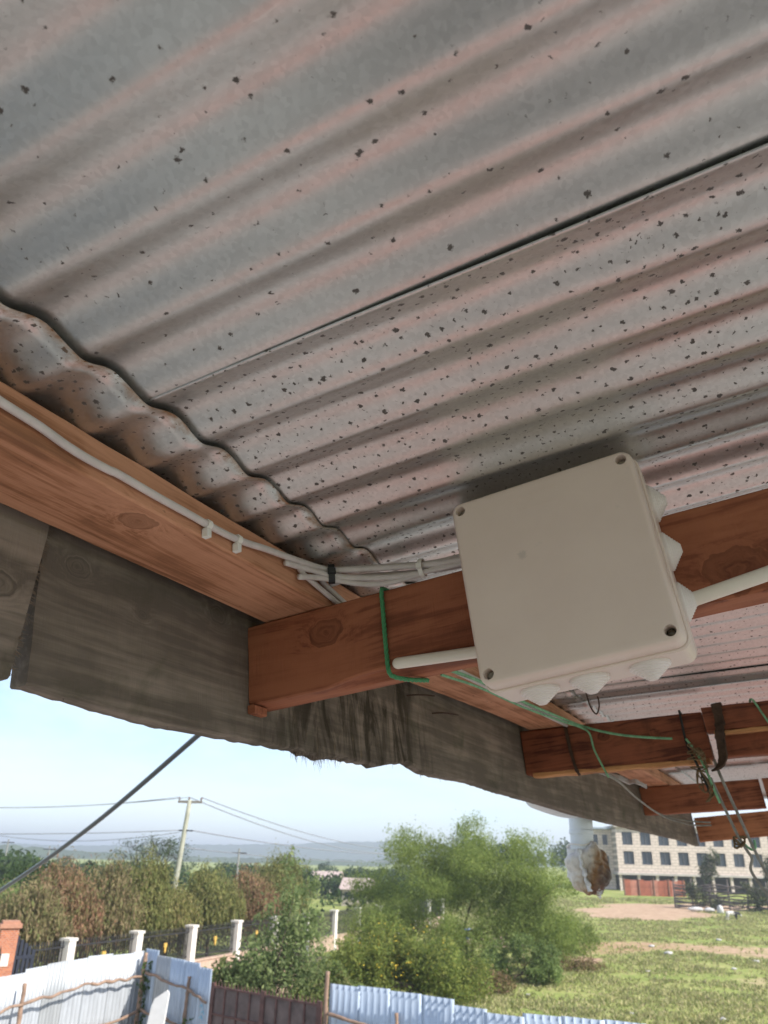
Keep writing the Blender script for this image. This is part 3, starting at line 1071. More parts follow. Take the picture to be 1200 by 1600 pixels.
for ring in [rings[-1]] + hole_rings:
    o_i = len(pl_v)
    pl_v += ring
    pl_e += [(o_i + k, o_i + (k + 1) % len(ring)) for k in range(len(ring))]
cdt = delaunay_2d_cdt([Vector((v_.co.x, v_.co.y)) for v_ in pl_v], pl_e, [], 0, 1e-7)
def lid_vert(q):
    best = min(pl_v, key=lambda v_: (v_.co.x - q.x) ** 2 + (v_.co.y - q.y) ** 2)
    return best


for f_ in cdt[2]:
    src = [lid_vert(cdt[0][i_]) for i_ in f_]
    if len(set(src)) < 3:
        continue
    if any(all(v_ in set(hr) for v_ in src) for hr in hole_rings):
        continue
    if not bml.faces.get(src):
        bml.faces.new(src)
bmesh.ops.recalc_face_normals(bml, faces=bml.faces)
lid_me = bpy.data.meshes.new('lid')
bml.to_mesh(lid_me)
bml.free()
sharp(lid_me, 30)
lid = link('lid', lid_me, m_box, parent=box)
mb = MB()
for (x0, y0, x1, y1) in ((-0.0262, 0.0735, -0.0256, 0.0888), (-0.0255, 0.0735, 0.018, 0.0740), (-0.0255, 0.0883, 0.018, 0.0888)):
    mb.box((x0, y0, 0.0915), (x1, y1, 0.09222))
link('plate_outline', mb.mesh('plate_outline'), m_box, parent=lid)
for hx, hy in holes:
    mb = MB()
    mb.lathe([(0.0046, 0.0743), (0.0046, 0.0800), (0.0034, 0.0808)], (hx, hy, 0), (0, 0, 1), 14)
    mb.box((hx - 0.0034, hy - 0.0005, 0.0808), (hx + 0.0034, hy + 0.0005, 0.0811))
    mb.box((hx - 0.0005, hy - 0.0034, 0.0808), (hx + 0.0005, hy + 0.0034, 0.08115))
    me = mb.mesh('screw')
    sharp(me)
    link('screw', me, m_screw if (hx > 0 and hy < 0) else m_screw2, parent=lid)


def gland(center, axis, tip=0.0):
    mb_ = MB()
    prof = [(0.0212, -0.002), (0.0212, 0.0020)]
    r, h = 0.0202, 0.0020
    for k in range(6):
        prof += [(r, h), (r - 0.0008, h + 0.0015)]
        h += 0.0019
        r -= 0.0024
    prof += [(r + 0.0005, h), (r - 0.0012, h + 0.0016)]
    mb_.lathe(prof, center, axis, 26)
    me_ = mb_.mesh('cable_gland')
    bm2 = bmesh.new()
    bm2.from_mesh(me_)
    bmesh.ops.recalc_face_normals(bm2, faces=bm2.faces)
    bm2.to_mesh(me_)
    bm2.free()
    sharp(me_, 30)
    link('cable_gland', me_, m_rub, parent=box)


ZG = 0.038
for y in (0.060, 0.002, -0.055):
    gland((HX + 0.003, y, ZG), (1, 0, 0))
for x in (-0.056, -0.002, 0.060):
    gland((x, -HY - 0.003, ZG), (0, -1, 0))
gland((-HX + 0.010, 0.052, ZG - 0.008), (-1, 0, 0))


# white rods either side of the box
def rod(nm, p0, p1, r, label, flat=1.0):
    p0 = np.array(p0)
    p1 = np.array(p1)
    u = (p1 - p0) / np.linalg.norm(p1 - p0)
    pts = [p0 - u * r * math.cos(a) for a in np.linspace(0.15, math.pi / 2, 6)]
    rr = [r * math.sin(a) for a in np.linspace(0.15, math.pi / 2, 6)]
    pts = np.array(pts + [p0 + (p1 - p0) * k for k in np.linspace(0.05, 1, 8)])
    rr = np.array(rr + [r] * 8)
    mb_ = MB()
    mb_.tube(pts - p0, rr, 18)
    me_ = mb_.mesh(nm)
    sharp(me_)
    o_ = link(nm, me_, m_rod, mw=roofmat(p0))
    return tag(o_, label, 'plastic rod', 'white plastic rods beside the junction box')


m_rod = plain('white_pvc_rod', (0.76, 0.68, 0.60), 0.4, 0, 0.04, 20)
rod('plastic_rod', (0.8575, 0.3900, 0.2733), (0.8575, 0.240, 0.2615), 0.0069, 'round-ended white plastic rod sticking out left of the junction box')
rod('plastic_rod', (0.828, -0.190, 0.2880), (0.828, 0.048, 0.2592), 0.0074, 'white plastic rod leaving the right side gland of the junction box')

# =================================================================== CABLES
m_cab = plain('white_cable_sheath', (0.62, 0.555, 0.54), 0.5, 0, 0.08, 40)
m_blk = plain('black_nylon', (0.015, 0.015, 0.016), 0.5, 0, 0.2, 40)
m_clip = plain('white_nylon_clip', (0.80, 0.76, 0.72), 0.45, 0, 0.05, 40)


def cable(nm, pts, r, mat, label, cat='cable', group=None, n=8, seg=10):
    p = spline(pts, n)
    b0 = p[0].copy()
    mb_ = MB()
    mb_.tube(p - b0, r, seg)
    o_ = link(nm, mb_.mesh(nm), mat, mw=roofmat(b0), sm=True)
    return tag(o_, label, cat, group)


CG = 'white cables'
main = [(0.10, 0.4845, 0.402), (0.22, 0.4845, 0.400), (0.3195, 0.4845, 0.3985), (0.3438, 0.4845, 0.3955), (0.3822, 0.4845, 0.3935), (0.4105, 0.4845, 0.3900), (0.435, 0.4845, 0.3885), (0.4636, 0.4845, 0.3892), (0.4772, 0.4845, 0.3905), (0.5312, 0.4845, 0.3900), (0.5822, 0.4845, 0.3906), (0.6087, 0.4845, 0.3906), (0.6625, 0.4845, 0.3933), (0.7197, 0.483, 0.4015), (0.79, 0.479, 0.409), (0.835, 0.467, 0.4105), (0.850, 0.435, 0.4075), (0.856, 0.377, 0.397), (0.858, 0.3237, 0.388), (0.862, 0.27, 0.384), (0.866, 0.22, 0.383)]
cable('cable', main, 0.0041, m_cab, 'long white cable clipped along the purlin to the junction box', group=CG)
bund = [
    [(0.760, 0.4845, 0.399), (0.80, 0.480, 0.4035), (0.838, 0.462, 0.4020), (0.852, 0.4331, 0.3955), (0.857, 0.379, 0.3845), (0.860, 0.326, 0.3815), (0.866, 0.24, 0.3815)],
    [(0.790, 0.4845, 0.390), (0.825, 0.474, 0.3975), (0.847, 0.455, 0.3955), (0.8555, 0.4339, 0.3885), (0.858, 0.40, 0.3805), (0.859, 0.360, 0.3800), (0.861, 0.31, 0.3845), (0.868, 0.24, 0.389)],
    [(0.800, 0.486, 0.411), (0.845, 0.470, 0.4150), (0.862, 0.4318, 0.4125), (0.868, 0.377, 0.4030), (0.869, 0.3237, 0.3945), (0.872, 0.24, 0.395)],
    [(0.870, 0.484, 0.405), (0.872, 0.460, 0.4065), (0.872, 0.42, 0.4015), (0.872, 0.36, 0.3905), (0.872, 0.30, 0.3835), (0.874, 0.23, 0.384)],
]
lbl = ['white cable in the middle of the bundle left of the junction box', 'lowest sagging white cable of the bundle left of the junction box', 'uppermost white cable of the bundle left of the junction box', 'rear white cable of the bundle lying on the rafter']
for p, l in zip(bund, lbl):
    cable('cable', p, 0.0038, m_cab, l, group=CG)
cable('cable', [(0.842, 0.466, 0.4035), (0.815, 0.478, 0.4065), (0.793, 0.4835, 0.4055), (0.800, 0.4845, 0.3985), (0.845, 0.4845, 0.3905), (0.8915, 0.4850, 0.3835), (0.93, 0.486, 0.3775), (1.1, 0.486, 0.374), (1.5, 0.486, 0.384), (1.9, 0.486, 0.395), (2.08, 0.486, 0.400)], 0.0036, m_cab, 'white cable looping back under the bundle and on along the purlin', group=CG)
cable('cable', [(0.862, 0.455, 0.4045), (0.852, 0.472, 0.4055), (0.846, 0.4835, 0.4055), (0.852, 0.4845, 0.4015), (0.885, 0.4845, 0.3945), (0.9157, 0.4848, 0.3890), (0.95, 0.486, 0.384), (1.15, 0.486, 0.3815), (1.5, 0.486, 0.391), (1.9, 0.486, 0.402), (2.08, 0.486, 0.408)], 0.0036, m_cab, 'second white cable hooking down behind the rafter beside the tie', group=CG)

# clips: a saddle over the cable with a nail tab
for k, (ce, cn) in enumerate([(0.6087, 0.3906), (0.6625, 0.3933)]):
    mb = MB()
    arc = []
    for a in np.linspace(-0.5 * math.pi, 0.5 * math.pi, 9):
        arc.append((0, -0.0048 * math.cos(a) - 0.0008, 0.0054 * math.sin(a)))
    arc = [(0, 0.0045, -0.0058)] + arc + [(0, 0.0045, 0.0058)]
    w = 0.0034
    out = np.array(arc)
    inn = out * np.array([1, 0.72, 0.76])
    nA = len(arc)
    vv = []
    for q in (-w, w):
        vv += [(q, y, z) for _, y, z in out] + [(q, y, z) for _, y, z in inn]
    ff = []
    for i in range(nA - 1):
        ff += [(i, i + 1, 2 * nA + i + 1, 2 * nA + i), (nA + i, 3 * nA + i, 3 * nA + i + 1, nA + i + 1), (i, nA + i, nA + i + 1, i + 1), (2 * nA + i, 2 * nA + i + 1, 3 * nA + i + 1, 3 * nA + i)]
    mb.add(vv, ff)
    mb.box((-w, -0.0030, -0.0150), (w, 0.0052, -0.0056))
    o = link('cable_clip', mb.mesh('cable_clip'), m_clip, mw=roofmat((ce, 0.4845, cn)), bevel=0.0006)
    tag(o, ['white nail-on cable clip on the purlin, the one nearer the knot', 'white nail-on cable clip on the purlin, the one nearer the junction box'][k], 'cable clip', 'cable clips')


def tie(nm, c, rx, rz, w, mat, label, yaw):
    mb_ = MB()
    n = 22
    vv = []
    for q in (-w, w):
        for s_ in (1.0, 0.86):
            for i in range(n):
                a = 2 * math.pi * i / n
                vv.append((q, rx * s_ * math.cos(a), rz * s_ * math.sin(a)))
    ff = []
    for i in range(n):
        j = (i + 1) % n
        ff += [(i, j, 2 * n + j, 2 * n + i), (n + i, 3 * n + i, 3 * n + j, n + j), (i, n + i, n + j, j), (2 * n + i, 2 * n + j, 3 * n + j, 3 * n + i)]
    mb_.add(vv, ff)
    mb_.box((-w * 1.25, -rx * 1.25, -rz * 0.35), (w * 1.25, -rx * 0.92, rz * 0.25))
    o_ = link(nm, mb_.mesh(nm), mat, mw=roofmat(c) @ Matrix.Rotation(yaw, 4, 'Z'))
    return tag(o_, label, 'cable tie', 'cable ties')


tie('cable_tie', (0.840, 0.4650, 0.4055), 0.011, 0.0135, 0.0042, m_blk, 'black tie gripping the white cables beside the purlin', D2R(-58))
tie('cable_tie', (0.8605, 0.345, 0.3885), 0.010, 0.0125, 0.0028, m_clip, 'white tie round the cable bundle close to the junction box', D2R(-90))


# =================================================================== GREEN ROPE
def rope(nm, pts, r, mat, label, cat, group, turns=260.0, n=14, strands=3):
    p = spline(pts, n)
    # resample evenly
    L = np.concatenate([[0], np.cumsum(np.linalg.norm(np.diff(p, axis=0), axis=1))])
    m_ = max(12, int(L[-1] / (r * 0.9)))
    q = np.stack([np.interp(np.linspace(0, L[-1], m_), L, p[:, k]) for k in range(3)], -1)
    t_ = np.gradient(q, axis=0)
    t_ /= np.linalg.norm(t_, axis=1)[:, None]
    u = np.cross(t_, np.array([0.31, 0.52, 0.79]))
    u /= np.linalg.norm(u, axis=1)[:, None]
    w = np.cross(t_, u)
    s_ = np.linspace(0, L[-1], m_)
    mb_ = MB()
    b0 = q[0].copy()
    for k in range(strands):
        a = s_ * 2 * math.pi / (r * 7.0) + 2 * math.pi * k / strands
        path = q + (u * np.cos(a)[:, None] + w * np.sin(a)[:, None]) * r * 0.52
        mb_.tube(path - b0, r * 0.58, 6)
    o_ = link(nm, mb_.mesh(nm), mat, mw=roofmat(b0), sm=True)
    return tag(o_, label, cat, group)


m_green = plain('green_twisted_rope', (0.06, 0.26, 0.11), 0.6, 0, 0.2, 200)
m_green2 = plain('faded_green_cord', (0.20, 0.42, 0.24), 0.6, 0, 0.25, 60)
rope('rope', [(0.925, 0.404, 0.3785), (0.895, 0.405, 0.3790), (0.868, 0.4056, 0.3780), (0.8625, 0.4056, 0.3724), (0.8622, 0.4060, 0.3419), (0.8622, 0.4064, 0.3082), (0.8622, 0.4061, 0.2752), (0.8626, 0.4040, 0.2635), (0.870, 0.398, 0.2595), (0.890, 0.389, 0.2592), (0.918, 0.378, 0.262)], 0.0029, m_green, 'bright green twisted rope looped round the first rafter', 'rope', 'green ropes', turns=0.16)
rope('rope', [(1.20, 0.462, 0.357), (1.2252, 0.466, 0.3604), (1.3923, 0.468, 0.3734), (1.6924, 0.47, 0.3854), (1.95, 0.462, 0.394), (2.06, 0.4567, 0.3967), (2.068, 0.41, 0.374), (2.072, 0.3522, 0.3527), (2.07, 0.29, 0.336), (2.06, 0.2352, 0.3227)], 0.0030, m_green2, 'faded green cord stretched from the purlin across the second rafter', 'rope', 'green ropes', turns=0.12)
rope('rope', [(1.21, 0.474, 0.350), (1.40, 0.476, 0.366), (1.69, 0.478, 0.378), (1.95, 0.466, 0.388), (2.055, 0.448, 0.386), (2.064, 0.4291, 0.3695), (2.068, 0.426, 0.3295), (2.070, 0.415, 0.290), (2.068, 0.4043, 0.2586)], 0.0024, m_green2, 'thin green cord with its end dangling over the second rafter', 'rope', 'green ropes', turns=0.12)
rope('rope', [(2.11, 0.045, 0.384), (2.060, 0.040, 0.381), (2.055, 0.034, 0.373), (2.053, 0.020, 0.33), (2.053, 0.003, 0.285), (2.055, -0.012, 0.262)], 0.0024, m_green2, 'short green cord hanging over the spliced rafter at right edge', 'rope', 'green ropes', turns=0.12)

m_str = plain('brown_sisal_string', (0.16, 0.105, 0.055), 0.9, 0, 0.3, 90)
m_wire = plain('grey_hanging_wire', (0.26, 0.24, 0.22), 0.6, 0.2, 0.2, 60)
m_bark = plain('dark_bark_strip', (0.065, 0.035, 0.022), 0.9, 0, 0.4, 50, 0.4)
# string wound round the second rafter and its tangle
WG = 'strings and wires hanging from the second rafter'
cable('string', [(2.13, 0.206, 0.383), (2.082, 0.2055, 0.3865), (2.075, 0.2050, 0.378), (2.073, 0.2069, 0.3226), (2.060, 0.203, 0.292), (2.052, 0.195, 0.262), (2.050, 0.185, 0.215), (2.049, 0.1807, 0.188)], 0.0028, m_blk, 'black strap wrapped round the second rafter left of the splice', 'strap', WG)
tang = []
for k in range(46):
    f_ = k / 45
    tang.append((2.052 + random.uniform(-.018, .012), 0.196 - 0.014 * f_ + random.uniform(-.026, .026) * (1 - .4 * f_), 0.300 - 0.115 * f_ + random.uniform(-.022, .022)))
cable('string', tang, 0.0017, m_str, 'frayed tangle of brown string below the black strap', 'string', WG, n=5, seg=6)
cable('string', [(2.07, 0.205, 0.318), (2.060, 0.19, 0.285), (2.05, 0.178, 0.245), (2.046, 0.172, 0.205), (2.044, 0.165, 0.165)], 0.0028, m_green2, 'green strand hanging inside the brown string tangle', 'string', WG)
cable('hanging_wire', [(2.05, 0.1718, 0.2221), (2.05, 0.160, 0.160), (2.05, 0.1486, 0.102), (2.05, 0.143, 0.083), (2.045, 0.136, 0.062), (2.05, 0.131, 0.045), (2.052, 0.139, 0.020), (2.05, 0.118, -0.03)], 0.0032, m_wire, 'left of two grey wires hanging below the tangle, with a knot', 'wire', WG)
cable('hanging_wire', [(2.07, 0.155, 0.262), (2.05, 0.1487, 0.2187), (2.05, 0.135, 0.140), (2.05, 0.1203, 0.0594), (2.05, 0.109, 0.0071), (2.05, 0.095, -0.06), (2.05, 0.085, -0.12)], 0.0034, m_wire, 'right of two grey wires, slanting down out of the picture', 'wire', WG)
kn = []
for k in range(16):
    kn.append((2.05 + random.uniform(-.010, .010), 0.146 + random.uniform(-.016, .014), 0.080 + random.uniform(-.013, .013)))
cable('string', kn, 0.0021, m_str, 'small knot of string on the left hanging wire', 'string', WG, n=5, seg=6)
cable('string', [(2.05, 0.140, 0.078), (2.05, 0.128, 0.064), (2.05, 0.118, 0.066), (2.05, 0.116, 0.082)], 0.0026, m_green2, 'green twist tying the two hanging wires together', 'string', WG)
cable('hanging_wire', [(2.13, 0.500, 0.330), (2.25, 0.475, 0.310), (2.4, 0.4526, 0.296), (2.6, 0.445, 0.262), (2.75, 0.405, 0.214), (2.75, 0.33, 0.185), (2.76, 0.264, 0.172)], 0.0026, m_wire, 'upper of two sagging brown wires between second and third rafters', 'wire', WG)
cable('hanging_wire', [(2.13, 0.495, 0.318), (2.25, 0.468, 0.300), (2.4, 0.446, 0.286), (2.6, 0.435, 0.250), (2.75, 0.395, 0.205), (2.75, 0.32, 0.172), (2.76, 0.264, 0.164)], 0.0026, m_wire, 'lower of two sagging brown wires between second and third rafters', 'wire', WG)


def ribbon(nm, pts, w, th, mat, label, cat, group=None, wdir=(0, 1, 0)):
    p = spline(pts, 6)
    b0 = p[0].copy()
    p = p - b0
    n = len(p)
    vv, ff = [], []
    t_ = np.gradient(p, axis=0)
    for i in range(n):
        tw = i / n * 0.7
        wd = np.array(wdir, float) * math.cos(tw) + np.array([1.0, 0, 0]) * math.sin(tw)
        ww = w * (1 + 0.35 * mnoise.noise((i * 0.45, 0, 2)))
        nn = np.cross(t_[i], wd)
        nn /= np.linalg.norm(nn) + 1e-9
        for a, c_ in ((-1, -1), (1, -1), (1, 1), (-1, 1)):
            vv.append(p[i] + wd * ww * a + nn * th * c_)
    for i in range(n - 1):
        for k in range(4):
            ff.append((i * 4 + k, i * 4 + (k + 1) % 4, (i + 1) * 4 + (k + 1) % 4, (i + 1) * 4 + k))
    ff += [(3, 2, 1, 0), tuple((n - 1) * 4 + k for k in range(4))]
    mb_ = MB().add(vv, ff)
    o_ = link(nm, mb_.mesh(nm), mat, mw=roofmat(b0))
    return tag(o_, label, cat, group)


ribbon('bark_strip', [(2.10, 0.117, 0.386), (2.057, 0.117, 0.384), (2.053, 0.1185, 0.37), (2.054, 0.120, 0.34), (2.046, 0.126, 0.315), (2.056, 0.130, 0.29), (2.058, 0.134, 0.262), (2.05, 0.145, 0.243), (2.045, 0.158, 0.236)], 0.011, 0.0022, m_bark, 'torn brown strip hanging over the spliced rafter', 'strap', WG)
ribbon('bark_strip', [(2.088, 0.492, 0.405), (2.081, 0.490, 0.380), (2.080, 0.488, 0.335), (2.080, 0.483, 0.292), (2.086, 0.478, 0.276)], 0.0045, 0.001, m_bark, 'thin dark strap on the second rafter near the fascia', 'strap', WG)
# crumpled plastic strip tucked behind the second rafter
ribbon('plastic_scrap', [(2.75, 0.54, 0.352), (2.74, 0.505, 0.338), (2.76, 0.48, 0.322), (2.74, 0.455, 0.318), (2.75, 0.425, 0.298)], 0.008, 0.0012, plain('dirty_white_plastic', (0.55, 0.5, 0.5), 0.5, 0, 0.2, 40), 'dirty white plastic strip tucked between second and third rafters', 'plastic scrap', None, (0.3, 0, 1))
# twisted tie wires poking down between the sheets
cable('wire_twist', [(1.86, 0.375, 0.43), (1.86, 0.374, 0.405), (1.858, 0.370, 0.385), (1.862, 0.362, 0.372), (1.86, 0.352, 0.388), (1.858, 0.350, 0.41)], 0.0018, m_bark, 'bent dark tie wire poking from the sheet above the second rafter', 'wire', WG)

# =================================================================== GUTTER, DOWNPIPE, WRAPPED SACK
m_pvc = plain('white_upvc', (0.70, 0.73, 0.78), 0.35, 0, 0.06, 6)
pb = (2.95, 0.705, 0.2)
dp = empty('downpipe', roofmat(pb), 'white plastic gutter outlet and downpipe outside the fascia', 'downpipe')
wz = np.array(ROOF.to_3x3().inverted() @ Vector((0, 0, -1)))      # world down in roof space
top = np.array([2.975, 0.705, 0.245])
el = [np.array([1.6, 0.700, 0.330]), np.array([2.1, 0.702, 0.312]), np.array([2.45, 0.704, 0.300]), np.array([2.75, 0.705, 0.288]), np.array([2.90, 0.705, 0.272]), np.array([2.962, 0.705, 0.235]), np.array([2.972, 0.705, 0.205])]
# half-round gutter along the eave
mb = MB()
gv, gf = [], []
ges = np.linspace(0.9, 5.3, 40)
sec = [(0.055 * math.cos(a), 0.055 * math.sin(a)) for a in np.linspace(math.pi, 2 * math.pi, 11)]
sec = sec + [(x * 0.95, y * 0.95) for x, y in sec[::-1]]
for ge in ges:
    gn = 0.345 - 0.016 * (1 - abs(ge - 2.95) / 2.4)
    for x, y in sec:
        gv.append((ge - pb[0], 0.702 + x - pb[1], gn + y - pb[2]))
k_ = len(sec)
for i in range(len(ges) - 1):
    for j in range(k_):
        j2 = (j + 1) % k_
        gf.append((i * k_ + j, i * k_ + j2, (i + 1) * k_ + j2, (i + 1) * k_ + j))
gf += [tuple(range(k_))[::-1], tuple((len(ges) - 1) * k_ + j for j in range(k_))]
mb.add(gv, gf)
link('gutter', mb.mesh('gutter'), m_pvc, parent=dp, sm=False)
# outlet: fat rounded trough end and elbow
mb = MB()
outl = spline([np.array([2.36, 0.703, 0.300]), np.array([2.46, 0.703, 0.290]), np.array([2.64, 0.703, 0.284]), np.array([2.80, 0.704, 0.284]), np.array([2.92, 0.705, 0.290])], 6) - np.array(pb)
rr = np.array([0.012 + 0.030 * min(1, i / 6) for i in range(len(outl))])
mb.tube(outl, rr, 20)
o = link('outlet', mb.mesh('outlet'), m_pvc, parent=dp, sm=True)
P0 = np.array([2.985, 0.705, 0.300]) - np.array(pb)
mb = MB()
mb.lathe([(0.0405, 0.0), (0.0405, 0.085), (0.0425, 0.088), (0.0425, 0.100), (0.0395, 0.102), (0.0395, 0.150)], P0, wz, 28)
me = mb.mesh('pipe')
sharp(me, 30)
link('pipe', me, m_pvc, parent=dp)


def crumple(nm, c, rad, amp, seed, subdiv=5, power=1.0):
    bm2 = bmesh.new()
    bmesh.ops.create_icosphere(bm2, subdivisions=subdiv, radius=1.0)
    for v_ in bm2.verts:
        p = v_.co.copy()
        a = mnoise.noise(p * 1.6 + Vector((seed, 0, 0))) * 0.9
        r2_ = 1 - abs(mnoise.noise(p * 3.1 + Vector((0, seed, 0)))) * 1.3
        r3_ = 1 - abs(mnoise.noise(p * 7.0 + Vector((0, seed, 4)))) * 1.2
        f_ = 1 + amp * (a + 0.55 * (r2_ - 0.5) + 0.26 * (r3_ - 0.5))
        v_.co = Vector((p.x * rad[0] * f_ + c[0], p.y * rad[1] * f_ + c[1], p.z * rad[2] * f_ + c[2]))
    me_ = bpy.data.meshes.new(nm)
    bm2.to_mesh(me_)
    bm2.free()
    smooth(me_)
    return me_


m_sack, t, b = new_mat('stained_plastic_sack')
v = coords(t)
n1 = noise_n(t, v, 16, 5, 0.65, 0.4)
n2 = noise_n(t, v, 60, 4, 0.6)
sp = t.nodes.new('ShaderNodeSeparateXYZ')
t.links.new(v, sp.inputs[0])
g = math_n(t, 'ADD', math_n(t, 'MULTIPLY', sp.outputs[1], -6.0), math_n(t, 'MULTIPLY', sp.outputs[2], -3.5))
g = math_n(t, 'ADD', g, math_n(t, 'MULTIPLY', n1, 0.9))
c = ramp(t, g, [(0.42, (0.66, 0.63, 0.60)), (0.66, (0.50, 0.42, 0.33)), (0.84, (0.24, 0.12, 0.045)), (1.0, (0.07, 0.035, 0.02))])
c = mix(t, ramp(t, n2, [(0.55, 0.0), (0.7, 0.35)]), c, (0.20, 0.16, 0.12))
t.links.new(c, b.inputs['Base Color'])
b.inputs['Roughness'].default_value = 0.4
bump(t, b, n2, 0.4, 0.004)
m_film = plain('white_plastic_film', (0.72, 0.72, 0.74), 0.35, 0, 0.06, 20)
sb = np.array([2.985, 0.705, 0.300]) + wz * 0.198
sk = empty('wrapped_sack', roofmat(sb), 'crumpled white plastic sack with brown stain tied to the downpipe mouth', 'plastic sack')
link('sack_body', crumple('sack_body', (0.016, -0.010, -0.010), (0.082, 0.066, 0.078), 0.36, 3.3), m_sack, parent=sk)
mb = MB()
for (p0, p1, ln, sd) in [((-0.066, -0.01, 0.05), (-0.060, -0.02, -0.085), 0.030, 1), ((-0.03, -0.045, -0.05), (0.03, -0.03, -0.090), 0.022, 5), ((0.055, -0.03, 0.055), (0.105, -0.03, -0.03), 0.036, 9), ((0.095, -0.02, -0.01), (0.060, -0.02, -0.105), 0.026, 12)]:
    p0 = np.array(p0)
    p1 = np.array(p1)
    nu, nv = 22, 9
    P = np.zeros((nu, nv, 3))
    ax = (p1 - p0) / np.linalg.norm(p1 - p0)
    sd_ = np.cross(ax, np.array([0, 1.0, 0]))
    for i in range(nu):
        for j in range(nv):
            u_, v_ = i / (nu - 1), j / (nv - 1) - 0.5
            q = p0 + (p1 - p0) * u_ + sd_ * ln * v_ * 1.6 * (0.6 + 0.5 * math.sin(u_ * 3.1))
            q = q + np.array([0, 1, 0]) * 0.016 * mnoise.noise((u_ * 6 + sd, v_ * 4, 0)) + sd_ * 0.014 * mnoise.noise((u_ * 9, v_ * 2, sd))
            P[i, j] = q
    o_ = link('sack_flap', grid_mesh('sack_flap', P), m_film, parent=sk, sm=True)
    md = o_.modifiers.new('thick', 'SOLIDIFY')
    md.thickness = 0.0012
link('curled_lip', crumple('curled_lip', (0.062, -0.012, 0.060), (0.046, 0.020, 0.013), 0.6, 8.1, 4), plain('grey_brown_plastic', (0.36, 0.30, 0.26), 0.5, 0, 0.2, 30), parent=sk)
mb = MB()
mb.tube([np.array([0.046 * math.cos(a), 0.046 * math.sin(a), 0.064 + 0.004 * math.sin(3 * a)]) for a in np.linspace(0, 2 * math.pi, 30)], 0.003, 6)
link('tie_string', mb.mesh('tie_string'), m_clip, parent=sk, sm=True)

# black service cable outside the eave
mb = MB()
sp_ = spline([(-0.30, 2.62, 5.42), (-0.62, 3.0, 5.255), (-1.30, 3.92, 4.93), (-2.12, 5.0, 4.610), (-3.4, 6.7, 4.19), (-5.2, 9.0, 3.75)], 10)
mb.tube(sp_ - sp_[0], 0.0105, 12)
o = link('service_cable', mb.mesh('service_cable'), plain('black_service_cable', (0.045, 0.047, 0.055), 0.32, 0, 0.1, 20), mw=Matrix.Translation(sp_[0]), sm=True)
tag(o, 'black service cable slanting down to the left below the fascia', 'cable')

# =================================================================== OUTSIDE: foliage tools
def leaf_quads(C, size, asp=0.45, droop=0.0, dirs=None):
    """C (N,3) centres -> (N,4,3) rhombic leaves, random or given long axis"""
    n = len(C)
    if dirs is None:
        dirs = rng.normal(size=(n, 3))
        dirs[:, 2] -= droop
    dirs = dirs / (np.linalg.norm(dirs, axis=1)[:, None] + 1e-9)
    o_ = rng.normal(size=(n, 3))
    s_ = np.cross(dirs, o_)
    s_ /= np.linalg.norm(s_, axis=1)[:, None] + 1e-9
    L = (size * (0.6 + 0.8 * rng.random(n)))[:, None]
    a = C - dirs * L * 0.5
    c = C + dirs * L * 0.5
    m_ = C - dirs * L * 0.08
    b_ = m_ + s_ * L * asp * 0.5
    d_ = m_ - s_ * L * asp * 0.5
    return np.stack([a, b_, c, d_], 1)


def blob_points(blobs, n, clump=0.16, per=26, shell=0.55):
    """clustered points in a union of ellipsoids (cx,cy,cz,rx,ry,rz)"""
    vol = np.array([b_[3] * b_[4] * b_[5] for b_ in blobs])
    k = max(1, n // per)
    which = rng.choice(len(blobs), k, p=vol / vol.sum())
    B = np.array(blobs)[which]
    u = rng.normal(size=(k, 3))
    u /= np.linalg.norm(u, axis=1)[:, None]
    r = (shell + (1 - shell) * rng.random(k)) ** (1 / 1.5)
    ctr = B[:, :3] + u * r[:, None] * B[:, 3:6]
    rad = clump * (0.5 + rng.random(k)) * (B[:, 3:6].mean(1))
    pts = np.repeat(ctr, per, 0) + rng.normal(size=(k * per, 3)) * np.repeat(rad, per)[:, None]
    return pts


def branches(mb_, base, tips, r0, rng_=0.12):
    base = np.array(base, float)
    for tp in tips:
        tp = np.array(tp, float)
        mid = base + (tp - base) * 0.5 + rng.normal(size=3) * rng_ * np.linalg.norm(tp - base)
        pth = spline([base, mid, tp], 5)
        mb_.tube(pth, np.linspace(r0, r0 * 0.2, len(pth)), 6)


m_trunk = plain('grey_brown_bark', (0.12, 0.085, 0.06), 0.95, 0, 0.3, 6, 0.4)


